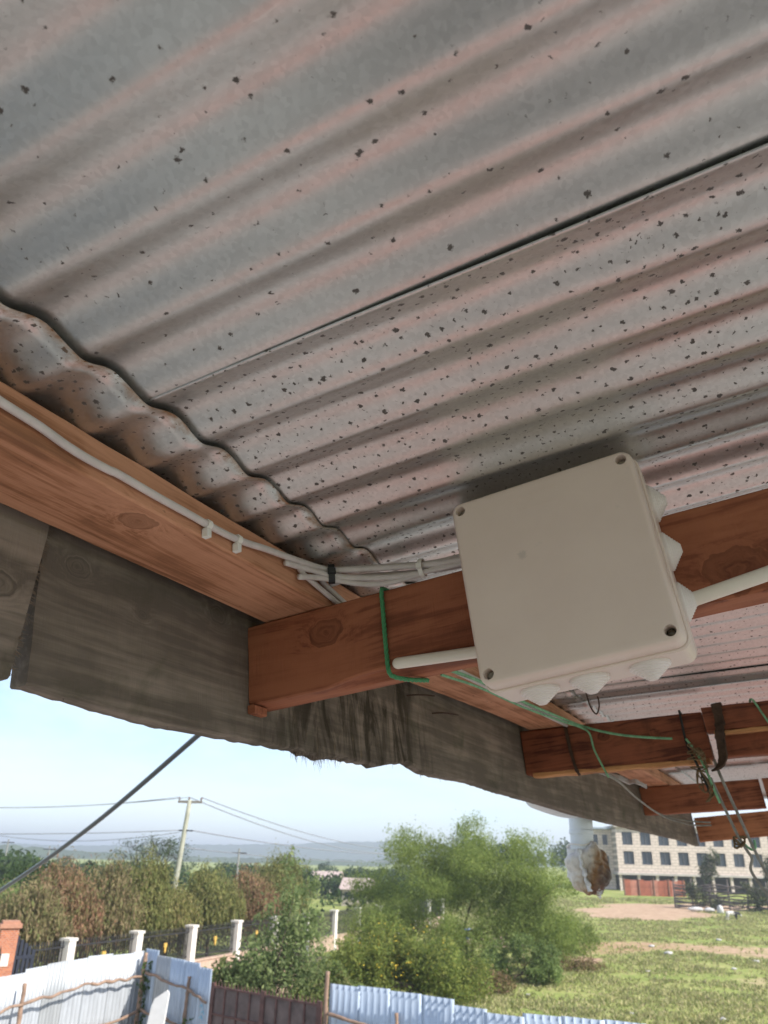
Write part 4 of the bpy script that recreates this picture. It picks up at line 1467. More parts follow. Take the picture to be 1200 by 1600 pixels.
def tree(nm, x, y, trunk_h, blobs, nleaf, size, mat, label, cat, group=None, r0=0.12, asp=0.45, droop=0.0, per=26, clump=0.16, shell=0.5, strands=0, wisps=0, trunks=1):
    z = gz(x, y)
    root = empty(nm, T3(x, y, z - 0.05), label, cat, group)
    mb_ = MB()
    for k in range(trunks):
        off = np.array([random.uniform(-.3, .3) * (trunks > 1), random.uniform(-.3, .3) * (trunks > 1), 0])
        top_ = off * 2.2 + np.array([random.uniform(-.1, .1), random.uniform(-.1, .1), trunk_h])
        pth = spline([off, off * 1.4 + np.array([random.uniform(-.06, .06), 0, trunk_h * .5]), top_], 6)
        mb_.tube(pth, np.linspace(r0, r0 * 0.6, len(pth)), 8)
        sel = [blobs[i] for i in rng.permutation(len(blobs))[:max(4, 9 // trunks)]]
        branches(mb_, top_, [np.array(b_[:3]) + rng.normal(size=3) * 0.25 * np.array(b_[3:6]) for b_ in sel], r0 * 0.55)
    link('trunk', mb_.mesh('trunk'), m_trunk, parent=root, sm=True)
    C = blob_points(blobs, nleaf, clump, per, shell)
    C[:, 2] = np.maximum(C[:, 2], 0.05)
    Q = leaf_quads(C, size, asp, droop)
    if strands:
        # weeping twigs: chains of narrow leaves hanging from the crown
        vol = np.array([b_[3] * b_[4] for b_ in blobs])
        w_ = rng.choice(len(blobs), strands, p=vol / vol.sum())
        Bb = np.array(blobs)[w_]
        an = rng.random(strands) * 2 * math.pi
        rr_ = np.sqrt(rng.random(strands))
        sx = Bb[:, 0] + np.cos(an) * rr_ * Bb[:, 3]
        sy = Bb[:, 1] + np.sin(an) * rr_ * Bb[:, 4]
        sz = Bb[:, 2] + np.sqrt(np.clip(1 - rr_ ** 2, 0, 1)) * Bb[:, 5] * rng.uniform(.1, 1, strands)
        ln = rng.uniform(0.5, 1.7, strands) * Bb[:, 5] * 0.95
        m_ = 16
        tt = np.linspace(0, 1, m_)
        px_ = sx[:, None] + rng.normal(size=(strands, 1)) * 0.16 * tt + rng.normal(size=(strands, m_)) * 0.03
        py_ = sy[:, None] + rng.normal(size=(strands, 1)) * 0.16 * tt + rng.normal(size=(strands, m_)) * 0.03
        pz_ = np.maximum(sz[:, None] - ln[:, None] * tt, 0.35)
        SC = np.stack([px_, py_, pz_], -1).reshape(-1, 3)
        dv = np.tile(np.array([[0, 0, -1.0]]), (len(SC), 1)) + rng.normal(size=(len(SC), 3)) * 0.35
        Q = np.concatenate([Q, leaf_quads(SC, size * 1.5, 0.28, 0, dv)])
    if wisps:
        W = []
        for k in range(wisps):
            b_ = blobs[rng.integers(len(blobs))]
            p0 = np.array(b_[:3]) + np.array([rng.uniform(-.8, .8) * b_[3], rng.uniform(-.8, .8) * b_[4], b_[5] * 0.8])
            dr = np.array([rng.normal() * .25, rng.normal() * .25, 1.0])
            L_ = rng.uniform(.4, 1.0) * b_[5] * 0.7
            for q in range(30):
                W.append(p0 + dr * L_ * q / 30 + rng.normal(size=3) * 0.10)
        Q = np.concatenate([Q, leaf_quads(np.array(W), size, asp, -0.4)])
    cr = link('crown', quads_mesh('crown', Q), mat, parent=root)
    return root


# ---------------- leaves
L_big = leafmat('willowy_green_leaves', [(0.17, 0.23, 0.065), (0.24, 0.30, 0.08), (0.32, 0.37, 0.12), (0.20, 0.26, 0.075)], 0.52)
L_shrub = leafmat('fresh_green_leaves', [(0.13, 0.19, 0.06), (0.20, 0.27, 0.09), (0.28, 0.34, 0.13), (0.16, 0.22, 0.08)], 0.5)
L_shrub2 = leafmat('pale_feathery_shrub_leaves', [(0.17, 0.23, 0.09), (0.24, 0.30, 0.12), (0.32, 0.37, 0.17), (0.20, 0.26, 0.11)], 0.55)
L_yel = leafmat('yellow_green_bush_leaves', [(0.17, 0.22, 0.06), (0.23, 0.28, 0.075), (0.31, 0.32, 0.09), (0.18, 0.23, 0.065)], 0.5)
L_low = leafmat('low_bush_leaves', [(0.16, 0.21, 0.07), (0.21, 0.26, 0.09), (0.25, 0.24, 0.10), (0.13, 0.18, 0.06)], 0.45)
L_rust = leafmat('rusty_bottlebrush_leaves', [(0.24, 0.20, 0.11), (0.21, 0.20, 0.09), (0.29, 0.21, 0.13), (0.17, 0.19, 0.075)], 0.35)
L_rust2 = leafmat('red_brown_bottlebrush_leaves', [(0.27, 0.18, 0.11), (0.22, 0.18, 0.09), (0.36, 0.19, 0.13), (0.18, 0.18, 0.075)], 0.35)
L_olive = leafmat('olive_bottlebrush_leaves', [(0.18, 0.19, 0.07), (0.23, 0.24, 0.085), (0.28, 0.25, 0.11), (0.14, 0.17, 0.06)], 0.35)
L_oliveg = leafmat('yellow_olive_bottlebrush_leaves', [(0.20, 0.20, 0.07), (0.26, 0.25, 0.09), (0.31, 0.25, 0.12), (0.14, 0.16, 0.06)], 0.35)
L_dark = leafmat('dark_far_leaves', [(0.035, 0.06, 0.02), (0.05, 0.085, 0.03), (0.07, 0.10, 0.035)], 0.25)
L_flow = plain('yellow_petals', (0.75, 0.52, 0.04), 0.7, 0, 0.15, 5)

# ---------------- white-post fence with steel railings on a low stone wall
m_post = plain('whitewashed_masonry', (0.74, 0.70, 0.64), 0.8, 0, 0.07, 3, 0.15)
m_rail = plain('dark_steel_railing', (0.05, 0.05, 0.055), 0.5, 0.5, 0.2, 10)
m_stone = plain('buff_stone_wall', (0.42, 0.31, 0.24), 0.9, 0, 0.2, 2.5, 0.5)
m_yellow = plain('yellow_painted_metal', (0.52, 0.34, 0.08), 0.5, 0, 0.1, 8)


def fxy(y):
    return -10.7 + 0.37 * (y - 31.5)


pf = empty('railing_fence', T3(fxy(31.6), 31.6, 0), 'white-post boundary fence with dark spiked railings on a low stone wall', 'fence')
o0 = np.array([fxy(31.6), 31.6, 0])
fdir = np.array([0.37, 1.0, 0]) / math.hypot(0.37, 1)
fang = math.atan2(fdir[1], fdir[0])
Rm = np.array([[math.cos(fang), -math.sin(fang), 0], [math.sin(fang), math.cos(fang), 0], [0, 0, 1]])
ys = [31.6 + 3.72 * k for k in range(-3, 13)]
post_mb = MB()
post_mb.box((-0.18, -0.18, -0.3), (0.18, 0.18, 2.06)).box((-0.22, -0.22, 2.06), (0.22, 0.22, 2.15))
post_me = post_mb.mesh('post')
spacing = 3.72 * math.hypot(0.37, 1)
pan = MB()
L_ = spacing - 0.40
for zz in (0.92, 1.86):
    pan.box((-L_ / 2, -0.02, zz), (L_ / 2, 0.02, zz + 0.05))
nb = 27
for k in range(nb):
    x = -L_ / 2 + L_ * (k + 0.5) / nb
    pan.box((x - 0.014, -0.014, 0.80), (x + 0.014, 0.014, 2.00))
    pan.add([(x - 0.03, -0.012, 2.0), (x + 0.03, -0.012, 2.0), (x + 0.03, 0.012, 2.0), (x - 0.03, 0.012, 2.0), (x, 0, 2.13)], [(0, 1, 4), (1, 2, 4), (2, 3, 4), (3, 0, 4)])
pan_me = pan.mesh('railing_panel')
# scroll work low in each panel
scr = MB()
for k in range(6):
    cx = -L_ / 2 + L_ * (k + .5) / 6
    scr.tube([np.array([cx + 0.2 * math.cos(a), 0.03, 1.3 + 0.28 * math.sin(a)]) for a in np.linspace(0, 2 * math.pi, 16)], 0.012, 5, cap=False)
scr_me = scr.mesh('scroll')
em = MB()
em.prism([(-0.10, 0.30), (-0.17, 0.22), (-0.17, 0.05), (-0.09, 0.0), (-0.09, -0.2), (0, -0.32), (0.09, -0.2), (0.09, 0.0), (0.17, 0.05), (0.17, 0.22), (0.10, 0.30), (0.0, 0.22)], -0.03, 0.03)
em_me = em.mesh('yellow_emblem')
wall_mb = MB()
wall_mb.box((-spacing / 2 + 0.185, -0.14, -0.3), (spacing / 2 - 0.185, 0.14, 0.72)).box((-spacing / 2 + 0.185, -0.18, 0.72), (spacing / 2 - 0.185, 0.18, 0.79))
wall_me = wall_mb.mesh('base_wall')
for k, y in enumerate(ys):
    p = np.array([fxy(y), y, 0]) - o0
    o = link('post', post_me, m_post, parent=pf)
    o.location = p
    o.rotation_euler.z = fang
    if k == len(ys) - 1:
        break
    pm = p + fdir * spacing / 2
    for nm, me_, mt in (('railing_panel', pan_me, m_rail), ('base_wall', wall_me, m_stone), ('scrollwork', scr_me, m_rail)):
        o = link(nm, me_, mt, parent=pf)
        o.location = pm
        o.rotation_euler.z = fang
    if k < 8:
        o = link('yellow_emblem', em_me, m_yellow, parent=pf)
        o.scale = (.62, .62, .62)
        q = pm + np.array([fdir[1], -fdir[0], 0]) * 0.06
        o.location = (q[0], q[1], 1.42)
        o.rotation_euler = (math.pi / 2, 0, fang)
# pale slope/drive behind the railings
mb = MB()
q0 = np.array([fxy(22), 22, 0]) + np.array([-fdir[1], fdir[0], 0]) * 0.6
# brick gate pillar with dark gate leaves
m_brick, t, b = new_mat('orange_brickwork')
bt = t.nodes.new('ShaderNodeTexBrick')
bt.inputs['Scale'].default_value = 4.2
bt.inputs['Color1'].default_value = (0.50, 0.17, 0.07, 1)
bt.inputs['Color2'].default_value = (0.36, 0.11, 0.05, 1)
bt.inputs['Mortar'].default_value = (0.40, 0.33, 0.28, 1)
mp = t.nodes.new('ShaderNodeMapping')
mp.inputs['Rotation'].default_value = (math.pi / 2, 0, 0)
tc = t.nodes.new('ShaderNodeTexCoord')
t.links.new(tc.outputs['Object'], mp.inputs['Vector'])
t.links.new(mp.outputs['Vector'], bt.inputs['Vector'])
t.links.new(bt.outputs['Color'], b.inputs['Base Color'])
b.inputs['Roughness'].default_value = 0.9
gp = empty('gate_pillar', T3(-11.75, 29.0, 0, D2R(28)), 'orange brick gate pillar beside the weeping trees at far left', 'pillar')
mb = MB()
mb.box((-0.27, -0.27, -0.2), (0.27, 0.27, 2.62))
link('shaft', mb.mesh('shaft'), m_brick, parent=gp)
mb = MB()
mb.box((-0.33, -0.33, 2.62), (0.33, 0.33, 2.74)).box((-0.26, -0.26, 2.74), (0.26, 0.26, 2.82))
link('cap', mb.mesh('cap'), plain('pillar_cap', (0.40, 0.20, 0.13), 0.85), parent=gp)
mb = MB()
mb.box((-0.13, -0.30, 1.55), (0.10, -0.272, 1.90))
link('name_plate', mb.mesh('name_plate'), m_post, parent=gp)
m_gate_d = plain('blue_black_gate_steel', (0.03, 0.035, 0.055), 0.45, 0.3, 0.2, 6)
mb = MB()
for x0, x1 in ((0.35, 0.95),):
    for k in range(5):
        xx = x0 + (x1 - x0) * k / 4
        mb.box((xx - 0.05, -0.03, 0.1), (xx + 0.05, 0.03, 2.35 - 0.1 * k))
    mb.box((x0, -0.04, 0.3), (x1, 0.04, 0.4)).box((x0, -0.04, 1.7), (x1, 0.04, 1.8))
o = link('gate_leaf', mb.mesh('gate_leaf'), m_gate_d, mw=T3(-11.75, 29.0, 0, D2R(50)))
tag(o, 'dark steel gate leaf standing right of the brick pillar', 'gate', 'dark gate leaves')
mb = MB()
mb.box((-0.62, -0.03, 0.0), (-0.36, 0.03, 2.3)).box((-0.62, -0.045, 1.1), (-0.36, 0.045, 1.2))
o = link('gate_leaf', mb.mesh('gate_leaf'), m_gate_d, mw=T3(-11.75, 29.0, 0, D2R(28)))
tag(o, 'narrow dark steel gate leaf on the left of the brick pillar', 'gate', 'dark gate leaves')
# grey wall of stacked courses at far left
gw = empty('grey_wall', T3(-14.6, 30.5, 0), 'grey wall of horizontal courses left of the brick pillar', 'wall')
m_gw = plain('grey_concrete_course', (0.42, 0.41, 0.40), 0.85, 0, 0.08, 3)
cme = MB().box((-2.2, -0.10, 0.0), (2.2, 0.10, 0.235)).mesh('course')
for k in range(10):
    o = link('course', cme, m_gw, parent=gw)
    o.location = (0, 0.012 * (k % 2), k * 0.25)

# ---------------- weeping bottlebrush trees behind the railing
specs = [  # y along fence, offset behind, height, radius, material, label
    (31.2, 1.7, 4.15, 1.25, L_rust, 'rust-brown weeping bottlebrush tree nearest the brick pillar'),
    (33.2, 1.9, 4.45, 1.15, L_rust2, 'red-brown weeping bottlebrush tree, second from the brick pillar'),
    (35.4, 1.8, 4.35, 1.2, L_rust, 'brown weeping bottlebrush tree left of the yellow-olive one'),
    (37.6, 1.7, 4.65, 1.1, L_olive, 'slim olive weeping bottlebrush tree left of the utility pole'),
    (39.6, 1.6, 4.35, 1.2, L_oliveg, 'yellow-olive weeping bottlebrush tree in front of the utility pole'),
    (43.2, 1.8, 4.85, 1.35, L_olive, 'large olive weeping bottlebrush tree right of the utility pole'),
    (47.0, 1.8, 4.65, 1.3, L_rust2, 'red-tinged weeping bottlebrush tree left of the tall leafy shrub'),
    (50.4, 2.0, 5.0, 1.5, L_olive, 'olive weeping bottlebrush tree behind the tall leafy shrub'),
]
nrm = np.array([-fdir[1], fdir[0], 0])
for (y, off, h, r, mt, lb) in specs:
    r *= 1.22
    h *= random.uniform(.86, 1.12)
    p = np.array([fxy(y), y, 0]) + nrm * off
    bl_ = [(0, 0, h * 0.66, r * .8, r * .8, h * 0.30), (r * .45, .2, h * 0.58, r * .6, r * .6, h * 0.24), (-r * .5, -.1, h * 0.55, r * .6, r * .6, h * 0.25), (0.1, -r * .4, h * 0.60, r * .6, r * .6, h * .26), (-.1, r * .4, h * .62, r * .55, r * .55, h * .30), (r * random.uniform(-.4, .4), 0, h * .82, r * .4, r * .4, h * .16)]
    tree('weeping_tree', p[0], p[1], h * 0.42, bl_, 5200, 0.13, mt, lb, 'tree', 'weeping trees along the railing fence', r0=0.09, asp=0.3, droop=1.2, strands=720, clump=.22, shell=.35, wisps=8)

# ---------------- other trees and shrubs
big = []
for k in range(56):
    a = rng.uniform(-1, 1)
    xx = a * 5.6
    zt = 6.4 * math.sqrt(max(0.05, 1 - abs(a * 0.95) ** 3.2)) + 0.5
    zz = rng.uniform(0.22, 0.88) * zt + 0.5
    big.append((xx, rng.uniform(-2.2, 2.2), zz, rng.uniform(.8, 1.45), rng.uniform(.8, 1.3), rng.uniform(.6, 1.0)))
for k in range(14):
    big.append((rng.uniform(-5.0, 5.2), rng.uniform(-2.2, -.6), rng.uniform(.9, 2.4), rng.uniform(.8, 1.3), .9, rng.uniform(.6, .9)))
tree('green_tree', 5.0, 45.5, 1.7, big, 120000, 0.15, L_big, 'big spreading feathery green tree in the middle of the field edge', 'tree', r0=0.13, asp=0.24, droop=0.6, per=34, clump=0.22, shell=0.35, wisps=60, trunks=3)
sidet = [(-0.2, 0, 1.3, 1.5, 1.2, 1.0), (1.1, .3, 1.2, 1.1, 1.0, .9), (-1.3, 0, 1.7, .9, .9, 1.0)]
tree('green_bush', 10.3, 49.0, 0.6, sidet, 9000, 0.15, L_big, 'green bush at the right foot of the big feathery tree', 'bush', r0=0.07, asp=.35)

shr = [(0, 0, 1.2, 1.2, .9, 1.0), (0.6, 0, 2.0, .8, .7, .9), (-.3, .2, 2.4, .75, .6, .8), (0.5, 0, 3.2, .55, .5, .9), (0.2, 0, 4.1, .38, .38, .8), (-.9, 0, 1.6, .8, .7, .8), (.95, 0, 2.7, .45, .45, .8), (-.25, 0, 3.3, .4, .4, .7), (.9, .1, 3.5, .35, .35, .7)]
tree('tall_shrub', -2.85, 28.6, 0.9, shr, 8000, 0.15, L_shrub2, 'tall leafy light green shrub rising behind the brown gate', 'shrub', r0=0.06, asp=.42, per=18, clump=.22, trunks=3, wisps=14)
dk = [(0, 0, .9, 1.0, .8, .9), (.5, 0, 1.5, .7, .6, .6), (-.5, 0, 1.3, .6, .6, .6)]
tree('side_shrub', -4.15, 29.4, 0.5, dk, 5000, 0.15, L_low, 'low green bush left of the tall leafy shrub', 'shrub', r0=0.05)
lo = [(0, 0, .8, .9, .8, .8), (.8, 0, .7, .7, .7, .7), (-.8, 0, .7, .7, .7, .6), (.2, 0, 1.4, .6, .6, .5)]
tree('low_shrub', -1.25, 28.0, 0.4, lo, 6000, 0.14, L_low, 'low green shrub between the tall shrub and the yellow-flowered bush', 'shrub', r0=0.05)
yb = []
for k in range(24):
    a = rng.uniform(-1, 1)
    yb.append((a * 3.0, rng.uniform(-1, 1), rng.uniform(.5, 2.15) * math.sqrt(1.1 - a * a), rng.uniform(.6, 1.0), rng.uniform(.6, .9), rng.uniform(.5, .8)))
yr = tree('flowering_bush', 1.15, 35.5, 0.6, yb, 34000, 0.14, L_yel, 'broad green bush dotted with yellow flowers in front of big tree', 'bush', r0=0.06, asp=.36, per=22, clump=.2, trunks=4)
fp = blob_points([(0.2, -.6, 1.9, 1.7, .9, .9), (-.6, -.8, 1.5, 1.2, .7, .8)], 200, .12, 3, .8)
link('flowers', quads_mesh('flowers', leaf_quads(fp, 0.055, 0.9)), L_flow, parent=yr)['kind'] = 'stuff'
rb = []
for k in range(9):
    a = rng.uniform(-1, 1)
    rb.append((a * 1.5, rng.uniform(-.6, .6), rng.uniform(.4, 1.5) * math.sqrt(1.1 - a * a), rng.uniform(.5, .8), .7, rng.uniform(.4, .65)))
tree('round_bush', 6.8, 41.2, 0.4, rb, 12000, 0.14, L_shrub, 'rounded green bush at right of the yellow-flowered bush', 'bush', r0=0.05, asp=.36)
db = [(0, 0, .5, 1.0, .6, .5), (.7, 0, .4, .6, .5, .4), (-.6, .1, .6, .6, .5, .5)]
L_dry = leafmat('dry_brown_bush_leaves', [(0.20, 0.13, 0.08), (0.15, 0.12, 0.05), (0.26, 0.17, 0.11), (0.12, 0.13, 0.04)], 0.2)
tree('dry_bush', 4.6, 37.6, 0.3, db, 4500, 0.12, L_dry, 'dry brown scrub at the foot of the yellow-flowered bush', 'bush', r0=0.03, asp=.3)
tree('dry_bush', 9.6, 46.0, 0.3, [(0, 0, .35, 1.3, .8, .35), (1.3, 0, .3, 1.0, .6, .3), (-1.2, .3, .3, .8, .6, .35)], 4500, 0.12, L_dry, 'reddish dry scrub on the bare bank right of the round bush', 'bush', r0=0.03, asp=.3)
# far left green trees, background trees
for (x, y, h, r, mt, lb) in [(-20.6, 49, 3.3, 1.5, L_shrub, 'bright round green tree at the left edge'), (-20.3, 46.5, 2.4, 1.2, L_low, 'lower green tree below the bright round one at left edge'), (-22.5, 58, 4.4, 2.0, L_dark, 'dark green tree behind the left edge trees'), (-18.0, 55, 3.7, 1.6, L_dark, 'dark green tree behind the rust-brown weeping tree')]:
    tree('round_tree', x, y, h * .4, [(0, 0, h * .65, r, r, h * .33), (r * .5, 0, h * .55, r * .7, r * .7, h * .3), (-r * .5, 0, h * .6, r * .7, r * .7, h * .3)], 8000, 0.2, mt, lb, 'tree', 'trees at the left edge', r0=.12)
# sparse flat-topped acacia
ac = empty('acacia_tree', T3(-15.4, 60, 0), 'sparse flat-topped acacia with bare dark branches against the sky', 'tree')
mb = MB()
mb.tube(spline([(0, 0, 0), (0.1, 0, 2.2), (0.0, 0, 3.6)], 6), np.linspace(.16, .1, 13), 8)
tips = []
for k in range(26):
    a = rng.uniform(0, 2 * math.pi)
    r = rng.uniform(.6, 2.6)
    tips.append(np.array([r * math.cos(a), r * math.sin(a), 4.9 + rng.uniform(-.1, 1.5) * (1 - r / 5)]))
branches(mb, (0, 0, 3.5), tips, 0.05, .1)
for tp in tips:
    branches(mb, tp * np.array([.75, .75, .95]), [tp + rng.normal(size=3) * np.array([.5, .5, .18]) for _ in range(5)], 0.018, .1)
link('trunk', mb.mesh('trunk'), plain('dark_acacia_bark', (0.05, 0.045, 0.04), .95), parent=ac, sm=True)
C = np.concatenate([tp + rng.normal(size=(80, 3)) * np.array([.42, .42, .13]) for tp in tips])
link('crown', quads_mesh('crown', leaf_quads(C, 0.13, .35)), L_dark, parent=ac)

# a mass of distant trees
def wood_mass(nm, spots, per, size, mat, label):
    Q = []
    for (x, y, h, r) in spots:
        z = gz(x, y)
        bl_ = [(x + rng.normal() * r * .4, y + rng.normal() * r * .3, z + h * rng.uniform(.35, .8), r * rng.uniform(.5, .8), r * .6, h * rng.uniform(.18, .3)) for _ in range(5)]
        Q.append(leaf_quads(blob_points(bl_, per, .2, 14, .4), size, .6))
    o_ = link(nm, quads_mesh(nm, np.concatenate(Q)), mat)
    return tag(o_, label, None, kind='stuff')


sp1 = []
for k in range(110):
    y = rng.uniform(85, 230)
    x = -y * rng.uniform(.16, .56)
    sp1.append((x, y, rng.uniform(2.0, 3.9) + (1.5 if x / y < -.40 else 0), rng.uniform(2.2, 4.5)))
for k in range(110):
    y = rng.uniform(95, 260)
    sp1.append((y * rng.uniform(-.16, .12), y, rng.uniform(1.9, 3.7), rng.uniform(2, 4.5)))
wood_mass('distant_trees', sp1, 520, 0.55, L_dark, 'hazy band of distant trees behind the weeping trees')
sp2 = []
for k in range(60):
    y = rng.uniform(150, 330)
    sp2.append((y * rng.uniform(.10, .62), y, rng.uniform(5, 9), rng.uniform(3, 6)))
wood_mass('distant_trees', sp2, 500, 0.7, L_dark, 'hazy distant trees behind the unfinished building')

# ---------------- utility pole and wires
pb_ = np.array([-10.45, 45.0, 0.0])
up = empty('utility_pole', T3(*pb_), 'grey-green leaning utility pole with crossarm above the weeping trees', 'utility pole')
pt = np.array([-9.96, 45.0, 7.66]) - pb_
mb = MB()
mb.tube([pt * f_ for f_ in np.linspace(0, 1.0, 10)], np.linspace(.17, .11, 10), 12)
link('shaft', mb.mesh('shaft'), plain('weathered_pole_wood', (0.36, 0.36, 0.28), .9, 0, .15, 3), parent=up, sm=True)
mb = MB()
mb.box((pt[0] - .62, -0.06, 7.50), (pt[0] + .66, 0.06, 7.62))
link('crossarm', mb.mesh('crossarm'), plain('crossarm_timber', (0.20, 0.18, 0.15), .9), parent=up)
mb = MB()
for x in (-.56, -.05, .6):
    m1 = MB()
    m1.lathe([(.03, 0), (.03, .06), (.06, .07), (.05, .14), (.03, .18)], (pt[0] + x, 0, 7.62), (0, 0, 1), 10)
    link('insulator', m1.mesh('insulator'), plain('brown_insulator', (0.15, 0.10, 0.08), .4), parent=up)
m1 = MB()
m1.box((pt[0] - .40, -.08, 6.10), (pt[0] + .35, -.02, 6.17))
link('lower_bracket', m1.mesh('lower_bracket'), m_rail, parent=up)
m_pw = plain('power_line', (0.22, 0.23, 0.26), .6)
PX = pb_[0] + pt[0]


def span(a, b_, sag, r, label):
    a = np.array(a, float)
    b_ = np.array(b_, float)
    tt = np.linspace(0, 1, 28)
    p = a + (b_ - a) * tt[:, None]
    p[:, 2] -= 4 * sag * tt * (1 - tt)
    mb_ = MB()
    mb_.tube(p - a, r, 5)
    o_ = link('power_line', mb_.mesh('power_line'), m_pw, mw=Matrix.Translation(a), sm=True)
    tag(o_, label, 'power line', 'power lines')


span((PX - .56, 45, 7.8), (-33, 42, 8.0), .95, .020, 'upper power line from the crossarm to the left edge')
span((PX - .05, 45, 7.8), (-33, 43, 7.6), .75, .020, 'second power line from the crossarm to the left edge')
span((PX - .35, 44.95, 6.15), (-33, 42, 5.9), .35, .022, 'thick lower line from the pole bracket to left edge')
span((PX - .35, 44.95, 6.05), (-36, 60, 8.6), 1.5, .016, 'thin lower line crossing the black service cable at left')
span((PX + .6, 45, 7.8), (10.5, 118, 7.6), 1.6, .030, 'upper power line running right from the crossarm')
span((PX - .05, 45, 7.8), (9.5, 118, 7.4), 1.9, .030, 'second power line running right from the crossarm')
span((PX + .3, 44.95, 6.15), (11, 118, 6.9), .9, .030, 'thick lower line running right from the pole bracket')
span((PX + .1, 44.95, 5.3), (11, 118, 6.2), .8, .022, 'lowest thin line running right behind the trees')
# far poles and masts
for (x, y, h, lb) in [(-14.5, 92, 5.9, 'thin distant pole right of the acacia'), (-49, 115, 6.6, 'slim mast above the far trees at left'), (-44.5, 118, 5.9, 'shorter mast next to the slim one at left'), (10.7, 118, 8.0, 'distant pole carrying the power lines at right')]:
    e_ = empty('far_pole', T3(x, y, gz(x, y)), lb, 'pole', 'distant poles')
    mb = MB()
    mb.tube([(0, 0, 0), (0, 0, h * .5), (0, 0, h)], [.14, .12, .09], 8)
    link('shaft', mb.mesh('shaft'), plain('far_pole_grey', (0.25, 0.25, 0.24), .9), parent=e_)
    mb = MB()
    mb.box((-.8, -.06, h - .5), (.8, .06, h - .38))
    link('crossarm', mb.mesh('crossarm'), m_rail, parent=e_)

# =================================================================== TIN FENCE, GATE
def tin_mat(name, col):
    m_, t_, b_ = new_mat(name)
    v_ = coords(t_)
    n_ = noise_n(t_, coords(t_, scale=(1, 1, .25)), 5, 5, .6)
    c_ = ramp(t_, n_, [(0.25, tuple(q * .78 for q in col)), (.75, tuple(min(1, q * 1.12) for q in col))])
    r_ = noise_n(t_, coords(t_, scale=(1, 1, .5), loc=(3, 1, 0)), 2.2, 5, .65)
    c_ = mix(t_, ramp(t_, r_, [(.62, 0.), (.75, .5)]), c_, (0.36, 0.33, 0.31))
    t_.links.new(c_, b_.inputs['Base Color'])
    b_.inputs['Metallic'].default_value = 0.25
    b_.inputs['Roughness'].default_value = 0.45
    return m_


tin_w = tin_mat('whitened_tin_sheet', (0.47, 0.50, 0.53))
tin_b = tin_mat('pale_blue_tin_sheet', (0.44, 0.52, 0.62))
tin_g = tin_mat('grey_tin_sheet', (0.38, 0.40, 0.41))
m_pole = plain('rough_pole_wood', (0.25, 0.165, 0.115), .9, 0, .25, 6, .4)
m_vine = leafmat('vine_leaves', [(0.05, 0.10, 0.02), (0.09, 0.14, 0.04)], .3)


def tin_sheet_mesh(w, h):
    prof = []
    n = max(3, int(round(w / 0.165)))
    for k in range(n):
        x0 = w * k / n
        st = w / n
        for fx, dy in ((0.0, 0), (.40, 0), (.46, .016), (.54, .016), (.60, 0)):
            prof.append((x0 + st * fx, dy))
    prof.append((w, 0))
    P = np.zeros((len(prof), 4, 3))
    for i, (x, y) in enumerate(prof):
        for j, z in enumerate(np.linspace(-0.1, h, 4)):
            P[i, j] = (x, -y, z)
    return grid_mesh('sheet', P)


def tin_run(root, origin, pts, hts, mats, wsh=0.86):
    """lay single sheets along a polyline (world xy); each is a part"""
    pts = np.array(pts, float)
    seg = np.linalg.norm(np.diff(pts, axis=0), axis=1)
    L = np.concatenate([[0], np.cumsum(seg)])
    s_ = 0.0
    i = 0
    while s_ < L[-1] - 0.2:
        w = min(wsh * random.uniform(.94, 1.06), L[-1] - s_)
        a = np.array([np.interp(s_, L, pts[:, k]) for k in range(2)])
        b_ = np.array([np.interp(s_ + w, L, pts[:, k]) for k in range(2)])
        h = float(np.interp(s_ + w / 2, L, hts)) + random.uniform(-.05, .05)
        ang = math.atan2(b_[1] - a[1], b_[0] - a[0])
        o_ = link('sheet', tin_sheet_mesh(np.linalg.norm(b_ - a) + .04, h), mats[i % len(mats)], parent=root)
        nx = np.array([math.sin(ang), -math.cos(ang)]) * (0.012 * (i % 2))
        o_.location = (a[0] + nx[0] - origin[0], a[1] + nx[1] - origin[1], 0)
        o_.rotation_euler = (random.uniform(-.012, .012), random.uniform(-.012, .012), ang)
        md = o_.modifiers.new('thick', 'SOLIDIFY')
        md.thickness = 0.002
        s_ += w
        i += 1


def stick(root, nm, a, b_, r, mat, wob=.03):
    a = np.array(a, float)
    b_ = np.array(b_, float)
    n = 9
    p = a + (b_ - a) * np.linspace(0, 1, n)[:, None]
    L_ = np.linalg.norm(b_ - a)
    p[1:-1] += rng.normal(size=(n - 2, 3)) * np.array([.3, .3, 1]) * wob * min(1, L_ / 3)
    p = spline(p, 3)
    mb_ = MB()
    mb_.tube(p, np.linspace(r, r * .75, len(p)) * (1 + .12 * rng.normal(size=len(p))), 7)
    return link(nm, mb_.mesh(nm), mat, parent=root, sm=True)


fo = (-8.3, 23.0)
tf = empty('tin_fence', T3(fo[0], fo[1], 0), 'whitish corrugated tin fence on rough poles at lower left', 'fence', 'tin fences')
tin_run(tf, fo, [(-9.7, 17.6), (-8.78, 21.6), (-8.05, 24.75), (-6.84, 27.1)], [2.1, 2.15, 2.2, 2.25], [tin_w, tin_w, tin_g, tin_w, tin_w])
inn = np.array([.28, -.10])


def F_(x, y, z, o_=fo):
    return (x - o_[0], y - o_[1], z)


